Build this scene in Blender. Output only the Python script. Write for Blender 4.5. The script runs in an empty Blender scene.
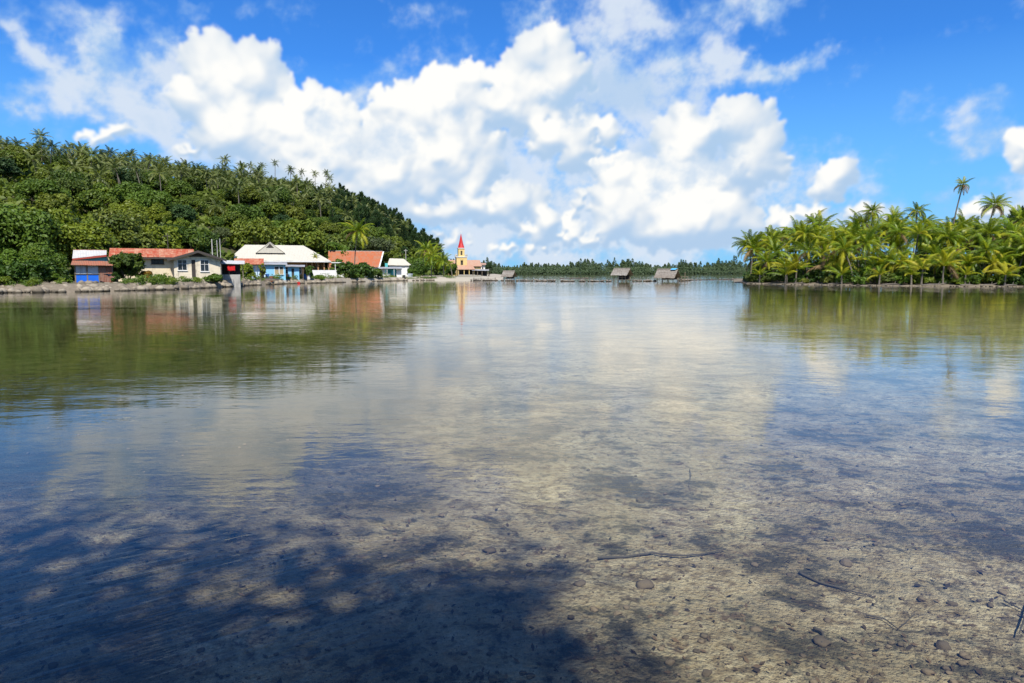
import bpy, math, random
import numpy as np
from mathutils import Vector, Matrix, Euler

sc = bpy.context.scene
C = bpy.context.scene.collection
R = math.radians

# ------------------------------------------------------------------ camera
F = 683.0                       # focal length in photo pixels (24 mm on full frame)
CAMZ = 2.0
HOR = 272.0                     # pixel row of the true horizon
PITCH = math.atan((341.5 - HOR) / F)
cam_d = bpy.data.cameras.new('camera')
cam_d.sensor_width = 36.0
cam_d.lens = 24.0
cam_d.clip_start = 0.05
cam_d.clip_end = 30000
cam = bpy.data.objects.new('camera', cam_d)
C.objects.link(cam)
cam.location = (0, 0, CAMZ)
cam.rotation_euler = (R(90) - PITCH, 0, 0)
sc.camera = cam


def ray(px, py):
    u, v = (px - 512) / F, (341.5 - py) / F
    c, s = math.cos(PITCH), math.sin(PITCH)
    return Vector((u, c + v * s, v * c - s)).normalized()


def at(px, py, depth):
    """the point on pixel (px, py) whose world y is depth"""
    d = ray(px, py)
    return Vector((0, 0, CAMZ)) + d * (depth / d.y)


def ground(px, py, z=0.0):
    d = ray(px, py)
    return Vector((0, 0, CAMZ)) + d * ((z - CAMZ) / d.z)


def X(px, depth):
    return (px - 512) / F * math.cos(PITCH) * depth


def Z(py, depth):
    return at(512, py, depth).z


# ------------------------------------------------------------------ sun, sky, exposure
SUN = Vector((0.06, -0.60, 0.80)).normalized()          # towards the sun: behind the camera, high
SUN_EL = math.asin(SUN.z)
SUN_AZ = math.atan2(SUN.x, SUN.y)                         # clockwise from +y

sd = bpy.data.lights.new('sun', 'SUN')
sd.energy = 5.0
sd.angle = R(0.53)
sd.color = (1.0, 0.955, 0.88)
sun = bpy.data.objects.new('sun', sd)
C.objects.link(sun)
sun.rotation_euler = SUN.to_track_quat('Z', 'Y').to_euler()
sun.location = SUN * 50

sc.view_settings.view_transform = 'Standard'
sc.view_settings.look = 'None'
sc.view_settings.exposure = 0.40
sc.view_settings.gamma = 1.0
sc.view_settings.use_curve_mapping = False
sc.render.engine = 'CYCLES'
sc.cycles.use_denoising = True
sc.cycles.max_bounces = 10
sc.cycles.diffuse_bounces = 2
sc.cycles.glossy_bounces = 3
sc.cycles.transparent_max_bounces = 12
sc.cycles.sample_clamp_indirect = 6
sc.cycles.caustics_reflective = False
sc.cycles.caustics_refractive = False

world = bpy.data.worlds.new('World')
sc.world = world
world.use_nodes = True
try:
    world.cycles.sampling_method = 'MANUAL'
    world.cycles.sample_map_resolution = 512
except Exception:
    pass


class NT:
    """thin wrapper for writing node trees as expressions"""

    def __init__(s, tree):
        s.t = tree
        s.n = tree.nodes
        s.l = tree.links

    def _in(s, sock, v):
        if v is None:
            return
        if isinstance(v, bpy.types.NodeSocket):
            s.l.new(v, sock)
        else:
            if hasattr(sock, 'default_value'):
                try:
                    sock.default_value = v
                except TypeError:
                    sock.default_value = (v, v, v)

    def node(s, kind, **kw):
        nd = s.n.new(kind)
        ins = kw.pop('ins', {})
        for k, v in kw.items():
            setattr(nd, k, v)
        for k, v in ins.items():
            s._in(nd.inputs[k], v)
        return nd

    def m(s, op, a=None, b=None, c=None, clamp=False):
        nd = s.n.new('ShaderNodeMath')
        nd.operation = op
        nd.use_clamp = clamp
        for i, v in enumerate((a, b, c)):
            s._in(nd.inputs[i], v)
        return nd.outputs[0]

    def v(s, op, a=None, b=None, c=None, scale=None):
        nd = s.n.new('ShaderNodeVectorMath')
        nd.operation = op
        for i, x in enumerate((a, b, c)):
            s._in(nd.inputs[i], x)
        if scale is not None:
            s._in(nd.inputs['Scale'], scale)
        return nd.outputs['Value'] if op in ('LENGTH', 'DOT_PRODUCT', 'DISTANCE') else nd.outputs[0]

    def rng(s, x, a, b, c=0.0, d=1.0, kind='SMOOTHSTEP'):
        nd = s.n.new('ShaderNodeMapRange')
        nd.interpolation_type = kind
        for i, v in enumerate((x, a, b, c, d)):
            s._in(nd.inputs[i], v)
        return nd.outputs[0]

    def noise(s, vec, scale, detail=4.0, rough=0.5, lac=2.0, dist=0.0, col=False, dim='3D'):
        nd = s.n.new('ShaderNodeTexNoise')
        nd.noise_dimensions = dim
        s._in(nd.inputs['Vector'], vec)
        for k, v in (('Scale', scale), ('Detail', detail), ('Roughness', rough), ('Lacunarity', lac), ('Distortion', dist)):
            s._in(nd.inputs[k], v)
        return nd.outputs['Color'] if col else nd.outputs['Fac']

    def voro(s, vec, scale, detail=0.0, rough=0.5, feature='F1', smooth=0.5, rand=1.0, out='Distance'):
        nd = s.n.new('ShaderNodeTexVoronoi')
        nd.feature = feature
        s._in(nd.inputs['Vector'], vec)
        s._in(nd.inputs['Scale'], scale)
        if 'Detail' in nd.inputs:
            s._in(nd.inputs['Detail'], detail)
            s._in(nd.inputs['Roughness'], rough)
        if feature == 'SMOOTH_F1':
            s._in(nd.inputs['Smoothness'], smooth)
        s._in(nd.inputs['Randomness'], rand)
        return nd.outputs[out]

    def mix(s, f, a, b, blend='MIX'):
        nd = s.n.new('ShaderNodeMix')
        nd.data_type = 'RGBA'
        nd.blend_type = blend
        nd.clamp_factor = True
        s._in(nd.inputs[0], f)
        for sock, v in ((nd.inputs[6], a), (nd.inputs[7], b)):
            if isinstance(v, (tuple, list)) and len(v) == 3:
                v = (*v, 1.0)
            s._in(sock, v)
        return nd.outputs[2]

    def ramp(s, f, stops, interp='LINEAR'):
        nd = s.n.new('ShaderNodeValToRGB')
        nd.color_ramp.interpolation = interp
        e = nd.color_ramp.elements
        while len(e) > 1:
            e.remove(e[-1])
        e[0].position = stops[0][0]
        e[0].color = (*stops[0][1], 1)
        for p, c in stops[1:]:
            q = e.new(p)
            q.color = (*c, 1)
        s._in(nd.inputs[0], f)
        return nd.outputs[0]

    def xyz(s, v):
        nd = s.n.new('ShaderNodeSeparateXYZ')
        s._in(nd.inputs[0], v)
        return nd.outputs

    def comb(s, x=0.0, y=0.0, z=0.0):
        nd = s.n.new('ShaderNodeCombineXYZ')
        for i, v in enumerate((x, y, z)):
            s._in(nd.inputs[i], v)
        return nd.outputs[0]


def lin(r, g, b):
    f = lambda c: (c / 255 / 12.92) if c / 255 <= 0.04045 else ((c / 255 + 0.055) / 1.055) ** 2.4
    return (f(r), f(g), f(b))


def azel(px, py):
    d = ray(px, py)
    return math.atan2(d.x, d.y), math.asin(d.z)


# cloud masses of the sky: centre and half sizes seen from the shore, weight
CUM = [  # crisp sunlit cumulus
    (222, 88, 48, 46, 1.0), (252, 78, 40, 32, 1.0), (278, 72, 18, 9, .8), (240, 130, 52, 34, .9), (208, 68, 22, 22, .9),
    (308, 100, 26, 20, .95), (335, 115, 24, 20, .9), (290, 135, 46, 34, .9), (385, 108, 26, 20, .95), (402, 98, 18, 16, .9),
    (352, 132, 40, 26, .8), (440, 96, 38, 28, .95), (472, 84, 28, 20, .9), (500, 112, 46, 26, .85), (425, 120, 40, 34, .8),
    (560, 140, 42, 22, .95), (590, 132, 34, 16, .9), (572, 160, 34, 16, .85), (548, 62, 40, 34, .85), (520, 82, 34, 30, .85),
    (560, 90, 40, 30, .75),
    (700, 122, 40, 30, 1.0), (738, 124, 36, 26, 1.0), (762, 146, 24, 30, .95), (680, 140, 28, 28, .9), (735, 172, 50, 26, .85),
    (668, 196, 60, 34, .85), (620, 178, 24, 26, .9), (600, 205, 36, 22, .8), (700, 220, 70, 34, .8), (640, 215, 50, 30, .75),
    (470, 188, 24, 28, .85), (476, 210, 26, 18, .7), (760, 225, 44, 18, .6), (545, 222, 40, 20, .6),
    (330, 160, 60, 40, .6), (390, 170, 60, 40, .55), (450, 150, 60, 40, .5), (300, 170, 50, 24, .6), (360, 200, 40, 20, .6), (425, 205, 34, 22, .55), (520, 200, 34, 24, .6), (585, 235, 50, 14, .5), (690, 245, 60, 10, .5), (440, 240, 40, 9, .45), (520, 248, 40, 8, .45),
    (830, 184, 24, 18, .85), (838, 176, 16, 16, .85), (870, 212, 30, 11, .8), (812, 216, 18, 10, .7),
    (96, 140, 24, 9, .8), (122, 133, 14, 9, .8), (190, 150, 22, 6, .6), (1022, 152, 18, 22, .8), (990, 212, 40, 14, .6),
]
VEIL = [  # soft, hazy vapour
    (16, 24, 26, 36, .75), (30, 50, 22, 28, .6), (98, 38, 26, 26, .9), (106, 62, 26, 26, .8), (70, 86, 48, 26, .75),
    (130, 96, 70, 30, .85), (180, 112, 70, 46, .9), (110, 116, 60, 30, .6), (160, 66, 30, 30, .5), (8, 102, 30, 12, .7),
    (230, 135, 90, 40, .7), (60, 18, 60, 24, .35), (170, 10, 70, 14, .3),
    (600, 22, 48, 44, .75), (628, 10, 34, 40, .6), (600, 92, 70, 44, .8), (560, 100, 70, 40, .8), (640, 66, 46, 50, .55), (545, 18, 36, 30, .4),
    (700, 52, 34, 24, .85), (735, 74, 56, 20, .9), (780, 70, 36, 18, .85), (718, 8, 60, 26, .65), (760, 4, 40, 22, .5),
    (978, 122, 34, 30, .5), (965, 146, 30, 18, .55), (960, 100, 22, 12, .4), (912, 112, 16, 14, .22),
    (425, 10, 18, 12, .35), (235, 43, 26, 7, .35), (270, 18, 70, 14, .16),
    (450, 160, 150, 90, .95), (560, 215, 300, 60, .9), (660, 190, 130, 90, .95), (370, 190, 130, 70, .9), (470, 230, 260, 40, .7), (840, 222, 110, 22, .5),
    (1000, 218, 90, 26, .5), (1024, 190, 40, 20, .3),
    # above the top of the picture
    (150, -90, 90, 26, .45), (420, -60, 110, 24, .35), (690, -110, 120, 40, .5), (560, -240, 200, 40, .45), (250, -200, 120, 36, .4), (900, -160, 120, 40, .4), (930, -300, 160, 60, .5),
]
SHADE = [  # blue-grey shade painted over the clouds
    (612, 98, 62, 26, .85), (560, 106, 44, 16, .7), (500, 128, 24, 18, .5), (715, 160, 46, 20, .85), (722, 128, 18, 16, .6), (650, 155, 30, 20, .75),
    (665, 190, 24, 14, .6), (312, 118, 14, 22, .6), (345, 140, 40, 24, .55), (262, 138, 14, 7, .6), (452, 118, 18, 16, .5),
    (470, 225, 22, 10, .55), (600, 165, 30, 8, .5), (500, 165, 26, 24, .45), (400, 140, 26, 26, .45), (590, 226, 40, 12, .4),
    (700, 88, 30, 8, .3), (830, 198, 24, 9, .5), (190, 120, 60, 30, .35), (440, 50, 1, 1, .0),
]


def build_world():
    t = NT(world.node_tree)
    for n in list(t.n):
        t.n.remove(n)
    co = t.n.new('ShaderNodeTexCoord').outputs['Generated']
    dz = t.xyz(t.v('NORMALIZE', co))[2]
    sky = t.n.new('ShaderNodeTexSky')
    sky.sky_type = 'NISHITA'
    sky.sun_disc = False
    sky.sun_elevation = SUN_EL
    sky.sun_rotation = SUN_AZ
    sky.altitude = 0
    sky.air_density = 1.0
    sky.dust_density = 0.15
    sky.ozone_density = 2.5
    base = t.v('SCALE', sky.outputs[0], scale=0.125)
    # the deep saturated tropical blue of the photograph, paler towards the horizon
    skyc = t.v('MULTIPLY', base, (0.20, 0.57, 1.06))
    hz = t.rng(dz, 0.0, 0.28, 0.9, 0.0, 'LINEAR')
    c = t.mix(hz, skyc, tuple(x * .78 for x in lin(132, 200, 247)))
    # vapour added beyond the cloud dome, out of view, to whiten the fill light
    d = t.v('NORMALIZE', co)
    dx, dy, dzz = t.xyz(d)
    away = t.m('MAXIMUM', t.rng(dzz, 0.62, 0.80), t.rng(dy, 0.45, 0.20))
    gen = t.m('MULTIPLY', t.rng(t.noise(d, 2.6, 5, .58), .44, .72, 0.0, .85), t.m('MULTIPLY', away, t.rng(dzz, 0.0, .1)))
    c = t.mix(gen, c, tuple(x * .74 for x in lin(226, 236, 248)))
    bg = t.n.new('ShaderNodeBackground')
    t._in(bg.inputs[0], c)
    bg.inputs[1].default_value = 1.0
    out = t.n.new('ShaderNodeOutputWorld')
    t.l.new(bg.outputs[0], out.inputs[0])


build_world()


# ------------------------------------------------------------------ clouds: a far dome of vapour in the sky
def perlin(x, y, seed=0):
    rs = np.random.RandomState(seed)
    perm = rs.permutation(512)
    ang = rs.rand(512) * 2 * np.pi
    gx, gy = np.cos(ang), np.sin(ang)
    xi, yi = np.floor(x).astype(int), np.floor(y).astype(int)
    xf, yf = x - xi, y - yi
    u, v = xf ** 3 * (xf * (xf * 6 - 15) + 10), yf ** 3 * (yf * (yf * 6 - 15) + 10)

    def g(ix, iy, fx, fy):
        h = perm[(perm[ix % 512] + iy) % 512]
        return gx[h] * fx + gy[h] * fy
    a = g(xi, yi, xf, yf) * (1 - u) + g(xi + 1, yi, xf - 1, yf) * u
    b = g(xi, yi + 1, xf, yf - 1) * (1 - u) + g(xi + 1, yi + 1, xf - 1, yf - 1) * u
    return (a * (1 - v) + b * v) * 1.5


def fbm(x, y, scale, octs=5, gain=0.5, seed=0):
    s = np.zeros_like(x, dtype=float)
    a, f = 1.0, 1.0 / scale
    for k in range(octs):
        s += a * perlin(x * f + 17.3 * k, y * f - 9.1 * k, seed + k)
        a *= gain
        f *= 2.03
    return s


def smooth(x, a, b):
    t = np.clip((x - a) / (b - a), 0, 1)
    return t * t * (3 - 2 * t)


def blur(a, r):
    r = int(r)
    if r < 1:
        return a
    k = np.exp(-0.5 * (np.arange(-2 * r, 2 * r + 1) / r) ** 2)
    k /= k.sum()
    p = np.pad(a, ((2 * r, 2 * r), (0, 0)), 'edge')
    a = sum(k[i] * p[i:i + a.shape[0]] for i in range(4 * r + 1))
    p = np.pad(a, ((0, 0), (2 * r, 2 * r)), 'edge')
    return sum(k[i] * p[:, i:i + a.shape[1]] for i in range(4 * r + 1))


def sample(a, x, y):
    h, w = a.shape
    x = np.clip(x, 0, w - 1.001)
    y = np.clip(y, 0, h - 1.001)
    xi, yi = x.astype(int), y.astype(int)
    fx, fy = x - xi, y - yi
    return (a[yi, xi] * (1 - fx) + a[yi, xi + 1] * fx) * (1 - fy) + (a[yi + 1, xi] * (1 - fx) + a[yi + 1, xi + 1] * fx) * fy


def clouds():
    A0, A1, E0, E1 = R(-64), R(64), R(-0.3), R(50)
    W, H = int((A1 - A0) * F), int((E1 - E0) * F)
    xx, yy = np.meshgrid(np.arange(W, dtype=float), np.arange(H, dtype=float))   # yy grows upwards

    def conv(b):
        px, py, rx, ry, w = b
        a, e = azel(px, py)
        a0, a1 = azel(px - rx, py)[0], azel(px + rx, py)[0]
        e0, e1 = azel(px, py + ry)[1], azel(px, py - ry)[1]
        return (a - A0) * F, (e - E0) * F, (a1 - a0) / 2 * F, (e1 - e0) / 2 * F, w

    def field(blobs, wx, wy, grow=1.45):
        keep = np.ones((H, W))
        for b in blobs:
            cx, cy, rx, ry, w = conv(b)
            q = 1 - smooth(np.hypot((wx - cx) / (rx * grow), (wy - cy) / (ry * grow)), 0, 1.15)
            keep *= 1 - w * q
        return 1 - keep

    # --- crisp cumulus: billowing puffs upon puffs, a relief with sunlight worked into its colour
    rnd = np.random.RandomState(11)
    Hf = np.full((H, W), -60.0)

    def splat(cx, cy, cz, r, sq=1.0):
        x0, x1 = max(0, int(cx - r)), min(W, int(cx + r) + 2)
        y0, y1 = max(0, int(cy - r)), min(H, int(cy + r) + 2)
        if x1 <= x0 or y1 <= y0:
            return
        d2 = r * r - (xx[y0:y1, x0:x1] - cx) ** 2 - ((yy[y0:y1, x0:x1] - cy)) ** 2
        z = np.where(d2 > 0, cz + np.sqrt(np.maximum(d2, 0)), -60)
        Hf[y0:y1, x0:x1] = np.maximum(Hf[y0:y1, x0:x1], z)

    for b in CUM:
        cx, cy, rx, ry, w = conv(b)
        n = int(10 + rx * ry / 40)
        for i in range(n):
            a = rnd.rand() * 2 * np.pi
            q = math.sqrt(rnd.rand()) * 0.86
            x, y = cx + rx * q * math.cos(a), cy + ry * q * math.sin(a)
            r1 = min(rx, ry) * (0.28 + 0.30 * rnd.rand()) * (1.1 - 0.55 * q) * (0.55 + 0.45 * w)
            z1 = 10 * (1 - q) + rnd.randn() * 3
            splat(x, y, z1, r1)
            for j in range(7):
                a2 = rnd.rand() * 2 * np.pi
                q2 = 0.55 + 0.5 * rnd.rand()
                r2 = r1 * (0.22 + 0.26 * rnd.rand())
                x2, y2 = x + r1 * q2 * math.cos(a2), y + r1 * q2 * math.sin(a2) + r1 * .1
                z2 = z1 + r1 * math.sqrt(max(0.02, 1 - min(1, q2) ** 2)) * 0.9
                splat(x2, y2, z2, r2)
                for k in range(3):
                    a3 = rnd.rand() * 2 * np.pi
                    splat(x2 + r2 * .85 * math.cos(a3), y2 + r2 * .85 * math.sin(a3), z2 + r2 * .3, max(1.6, r2 * .5))
    w1x, w1y = fbm(xx, yy, 46, 5, .55, 1), fbm(xx, yy, 46, 5, .55, 21)
    w2x, w2y = fbm(xx, yy, 9, 3, .6, 41), fbm(xx, yy, 9, 3, .6, 61)
    sxx, syy = xx + 5 * w1x + 2.4 * w2x, yy + 5 * w1y + 2.4 * w2y
    Hw = sample(Hf, sxx, syy)
    solid = blur((Hw > -50).astype(float), 1)
    wisp = fbm(xx, yy, 22, 6, .6, 81)
    Hs = np.where(Hw < -50, -8, Hw)
    Hn = blur(Hs, 1.0) + 1.2 * wisp
    gy, gx = np.gradient(blur(Hn, 1) * 0.16 + blur(Hn, 3) * 0.40 + blur(Hn, 8) * 1.1)
    nz = 1 / np.sqrt(1 + gx ** 2 + gy ** 2)
    lx, ly, lz = -0.22, 0.60, 0.77
    lam = (-gx * lx - gy * ly + lz) * nz
    occ = np.zeros((H, W))
    Hb = blur(Hs, 2)
    for k in (4, 8, 13, 20, 28):
        dx, dy = int(round(-k * 0.2)), int(round(k * 0.95))
        sh = np.roll(np.roll(Hb, -dy, 0), -dx, 1)
        occ = np.maximum(occ, smooth(sh - Hb - k * 0.75, 0, 14) * (1 - k / 60))
    fine = smooth(fbm(xx, yy, 60, 4, .5, 141), -.5, .5)
    lit = np.clip(0.30 + 0.72 * lam, 0, 1) * (1 - 0.30 * blur(occ, 3))
    lit = smooth(lit * (.82 + .34 * fine), 0.14, 1.02)
    soft_edge = field(CUM, sxx, syy, 1.5)
    aC = solid * smooth(soft_edge + 0.08 * wisp, 0.10, 0.34)

    # --- vapour
    vx, vy = xx + 17 * fbm(xx, yy, 60, 6, .6, 201), yy + 14 * fbm(xx, yy, 60, 6, .6, 221)
    nv = fbm(xx, yy * 1.2, 44, 7, .62, 241)
    V = field(VEIL, vx, vy)
    aV = smooth(V + 0.34 * nv, 0.10, 1.02) * 0.95
    vt = smooth(V + 0.5 * nv + 0.35 * fbm(xx + 6, yy - 10, 70, 7, .58, 241) * -1, 0.25, 1.1)
    S = field(SHADE, vx, vy)
    aS = smooth(S + 0.28 * nv, 0.15, 0.9) * 0.85

    def col(c):
        return np.array(lin(*c))[None, None, :] * 0.745
    c = col((170, 206, 243)) * (1 - vt[..., None]) + col((220, 232, 247)) * vt[..., None]
    cc = col((180, 208, 238)) * (1 - lit[..., None]) + col((255, 254, 250)) * lit[..., None]
    cc = cc * (1 + .04 * smooth(lit, .55, 1.0))[..., None]      # painted sunlight on the cloud tops, brightened
    a = aV
    o = aC + a * (1 - aC)
    c = (cc * aC[..., None] + c * (a * (1 - aC))[..., None]) / np.maximum(o, 1e-4)[..., None]
    k = (aS * 0.75)[..., None]
    c = c * (1 - k) + col((174, 206, 239)) * k
    o = np.maximum(o, aS * 0.9 * smooth(V, 0.1, .5))
    # vapour thins out towards the rim of the dome
    rim = smooth(xx, 0, 120) * smooth(W - xx, 0, 120) * smooth(H - yy, 0, 110)
    o = o * rim

    # --- mesh: fine where the picture looks, coarse beyond
    ia = np.unique(np.concatenate([np.arange(0, W, 7), np.arange(int((R(-38) - A0) * F), int((R(38) - A0) * F), 1.1)]))
    ie = np.unique(np.concatenate([np.arange(0, 262, 1.1), np.arange(262, H, 4)]))
    gx_, gy_ = np.meshgrid(ia, ie)
    az, el = A0 + gx_ / F, E0 + gy_ / F
    rad = 9000.0
    co = np.stack([np.cos(el) * np.sin(az) * rad, np.cos(el) * np.cos(az) * rad, np.sin(el) * rad + CAMZ], -1).reshape(-1, 3)
    nc, nr = len(ia), len(ie)
    i0 = (np.arange(nr - 1)[:, None] * nc + np.arange(nc - 1)[None, :]).ravel()
    fc = np.stack([i0, i0 + 1, i0 + 1 + nc, i0 + nc], -1)
    me = bpy.data.meshes.new('sky')
    me.vertices.add(len(co))
    me.vertices.foreach_set('co', co.ravel())
    me.loops.add(fc.size)
    me.loops.foreach_set('vertex_index', fc.ravel())
    me.polygons.add(len(fc))
    me.polygons.foreach_set('loop_start', np.arange(0, fc.size, 4))
    me.update(calc_edges=True)
    rgba = np.concatenate([np.stack([sample(c[..., k], gx_, gy_) for k in range(3)], -1), sample(o, gx_, gy_)[..., None]], -1)
    at_ = me.attributes.new('vapour', 'FLOAT_COLOR', 'POINT')
    at_.data.foreach_set('color', rgba.astype(np.float32).ravel())
    m = bpy.data.materials.new('cloud_vapour')
    m.use_nodes = True
    m.cycles.emission_sampling = 'NONE'
    t = NT(m.node_tree)
    for n in list(t.n):
        t.n.remove(n)
    an = t.node('ShaderNodeAttribute', attribute_name='vapour')
    em = t.node('ShaderNodeEmission', ins={'Color': an.outputs['Color'], 'Strength': 1.0})
    tr = t.n.new('ShaderNodeBsdfTransparent')
    mx = t.n.new('ShaderNodeMixShader')
    t._in(mx.inputs[0], an.outputs['Alpha'])
    t.l.new(tr.outputs[0], mx.inputs[1])
    t.l.new(em.outputs[0], mx.inputs[2])
    out = t.n.new('ShaderNodeOutputMaterial')
    t.l.new(mx.outputs[0], out.inputs[0])
    me.materials.append(m)
    ob = bpy.data.objects.new('sky', me)
    C.objects.link(ob)
    ob['kind'] = 'structure'
    ob['label'] = 'towering white cumulus clouds and thin vapour in the blue sky'
    return ob


clouds()


# ------------------------------------------------------------------ mesh and scene helpers
class MB:
    """collects polygons; build() links them as one mesh object"""

    def __init__(s):
        s.v, s.f, s.mi = [], [], []

    def poly(s, pts, mi=0):
        b = len(s.v)
        s.v += [tuple(p) for p in pts]
        s.f.append(tuple(range(b, b + len(pts))))
        s.mi.append(mi)
        return s

    def box(s, a, b, mi=0, m=None):
        x0, y0, z0 = a
        x1, y1, z1 = b
        p = [(x0, y0, z0), (x1, y0, z0), (x1, y1, z0), (x0, y1, z0), (x0, y0, z1), (x1, y0, z1), (x1, y1, z1), (x0, y1, z1)]
        if m is not None:
            p = [m @ Vector(q) for q in p]
        b0 = len(s.v)
        s.v += [tuple(q) for q in p]
        for f in ((0, 3, 2, 1), (4, 5, 6, 7), (0, 1, 5, 4), (1, 2, 6, 5), (2, 3, 7, 6), (3, 0, 4, 7)):
            s.f.append(tuple(b0 + i for i in f))
            s.mi.append(mi)
        return s

    def prism(s, pts, d, mi=0):
        """pts: planar outline, d: extrusion vector"""
        d = Vector(d)
        n = len(pts)
        b0 = len(s.v)
        s.v += [tuple(p) for p in pts] + [tuple(Vector(p) + d) for p in pts]
        s.f.append(tuple(b0 + i for i in reversed(range(n))))
        s.f.append(tuple(b0 + n + i for i in range(n)))
        s.mi += [mi, mi]
        for i in range(n):
            j = (i + 1) % n
            s.f.append((b0 + i, b0 + j, b0 + n + j, b0 + n + i))
            s.mi.append(mi)
        return s

    def tube(s, pts, radii, n=8, mi=0, cap=True):
        pts = [Vector(p) for p in pts]
        rings = []
        for i, p in enumerate(pts):
            t = (pts[min(i + 1, len(pts) - 1)] - pts[max(i - 1, 0)]).normalized()
            a = Vector((1, 0, 0)) if abs(t.x) < .9 else Vector((0, 1, 0))
            u = t.cross(a).normalized()
            w = t.cross(u)
            r = radii[i] if hasattr(radii, '__len__') else radii
            rings.append(len(s.v))
            for k in range(n):
                q = 2 * math.pi * k / n
                s.v.append(tuple(p + u * (r * math.cos(q)) + w * (r * math.sin(q))))
        for a, b in zip(rings[:-1], rings[1:]):
            for k in range(n):
                s.f.append((a + k, a + (k + 1) % n, b + (k + 1) % n, b + k))
                s.mi.append(mi)
        if cap:
            s.f.append(tuple(rings[0] + k for k in reversed(range(n))))
            s.f.append(tuple(rings[-1] + k for k in range(n)))
            s.mi += [mi, mi]
        return s

    def mesh(s, name, mats, smooth_=False):
        me = bpy.data.meshes.new(name)
        me.from_pydata(s.v, [], s.f)
        for m in (mats if isinstance(mats, (list, tuple)) else [mats]):
            me.materials.append(m)
        if any(s.mi):
            me.polygons.foreach_set('material_index', s.mi)
        if smooth_:
            me.polygons.foreach_set('use_smooth', [True] * len(s.f))
        me.update()
        return me

    def build(s, name, mats, parent=None, smooth_=False):
        return link(name, s.mesh(name, mats, smooth_), parent)


def link(name, me, parent=None):
    o = bpy.data.objects.new(name, me)
    C.objects.link(o)
    if parent is not None:
        o.parent = parent
    return o


def np_mesh(name, co, faces, mat, tint=None, smooth_=False):
    """co (n,3), faces (m,k) -> mesh; tint: one value per face"""
    me = bpy.data.meshes.new(name)
    co = np.asarray(co, dtype=np.float32)
    faces = np.asarray(faces, dtype=np.int32)
    k = faces.shape[1]
    me.vertices.add(len(co))
    me.vertices.foreach_set('co', co.ravel())
    me.loops.add(faces.size)
    me.loops.foreach_set('vertex_index', faces.ravel())
    me.polygons.add(len(faces))
    me.polygons.foreach_set('loop_start', np.arange(0, faces.size, k, dtype=np.int32))
    if smooth_:
        me.polygons.foreach_set('use_smooth', np.ones(len(faces), dtype=bool))
    me.update(calc_edges=True)
    if tint is not None:
        a = me.attributes.new('tint', 'FLOAT', 'FACE')
        a.data.foreach_set('value', np.asarray(tint, dtype=np.float32))
    me.materials.append(mat)
    return me


def tag(o, label=None, cat=None, group=None, kind=None):
    if label:
        o['label'] = label
    if cat:
        o['category'] = cat
    if group:
        o['group'] = group
    if kind:
        o['kind'] = kind
    return o


def empty(name, loc=(0, 0, 0), rz=0.0, label=None, cat=None, group=None):
    o = bpy.data.objects.new(name, None)
    o.empty_display_size = 0.3
    C.objects.link(o)
    o.location = loc
    o.rotation_euler = (0, 0, rz)
    return tag(o, label, cat, group)


def put(name, me, parent, loc=(0, 0, 0), rot=(0, 0, 0), scale=(1, 1, 1)):
    o = link(name, me, parent)
    o.location = loc
    o.rotation_euler = rot
    o.scale = scale
    return o


# ------------------------------------------------------------------ materials
MATS = {}


def new_mat(name):
    m = bpy.data.materials.new(name)
    m.use_nodes = True
    t = NT(m.node_tree)
    for n in list(t.n):
        t.n.remove(n)
    out = t.n.new('ShaderNodeOutputMaterial')
    return m, t, out


def principled(t, out, col, rough=0.7, metal=0.0, spec=0.4, normal=None):
    b = t.n.new('ShaderNodeBsdfPrincipled')
    t._in(b.inputs['Base Color'], (*col, 1) if isinstance(col, (tuple, list)) and len(col) == 3 else col)
    t._in(b.inputs['Roughness'], rough)
    t._in(b.inputs['Metallic'], metal)
    t._in(b.inputs['Specular IOR Level'], spec)
    if normal is not None:
        t._in(b.inputs['Normal'], normal)
    t.l.new(b.outputs[0], out.inputs[0])
    return b


def bump(t, h, strength=0.4, dist=0.02):
    b = t.n.new('ShaderNodeBump')
    b.inputs['Strength'].default_value = strength
    b.inputs['Distance'].default_value = dist
    t._in(b.inputs['Height'], h)
    return b.outputs[0]


def paint(name, col, dirt=(0.10, 0.085, 0.06), amount=0.35, rough=0.75, scale=1.0, boards=0.0, streak=True):
    """weathered paint or plaster: blotches, streaks that run down the wall, optional board joints"""
    if name in MATS:
        return MATS[name]
    m, t, out = new_mat(name)
    co = t.n.new('ShaderNodeTexCoord').outputs['Object']
    n1 = t.noise(co, 1.3 * scale, 6, .62)
    stv = t.v('MULTIPLY', co, (3.2 * scale, 3.2 * scale, 0.35 * scale))
    n2 = t.noise(stv, 1.0, 5, .6)
    n3 = t.noise(co, 14 * scale, 3, .6)
    amount = min(.85, amount * 1.35)
    f = t.m('MULTIPLY', t.rng(n1, .45, .8), amount)
    if streak:
        f = t.m('ADD', f, t.m('MULTIPLY', t.rng(n2, .52, .78), amount * .8), clamp=True)
    c = t.mix(t.m('MULTIPLY', n3, .18), col, tuple(x * .8 for x in col))
    c = t.mix(f, c, dirt)
    h = n3
    if boards:
        z = t.xyz(co)[2]
        fr = t.m('FRACT', t.m('DIVIDE', z, boards))
        h = t.m('ADD', t.m('MULTIPLY', fr, 1.6), t.m('MULTIPLY', n3, .3))
        c = t.mix(t.rng(fr, .0, .12, .55, 0.0), c, tuple(x * .35 for x in col))
    principled(t, out, c, rough, 0, .3, bump(t, h, .5, .02))
    MATS[name] = m
    return m


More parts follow.
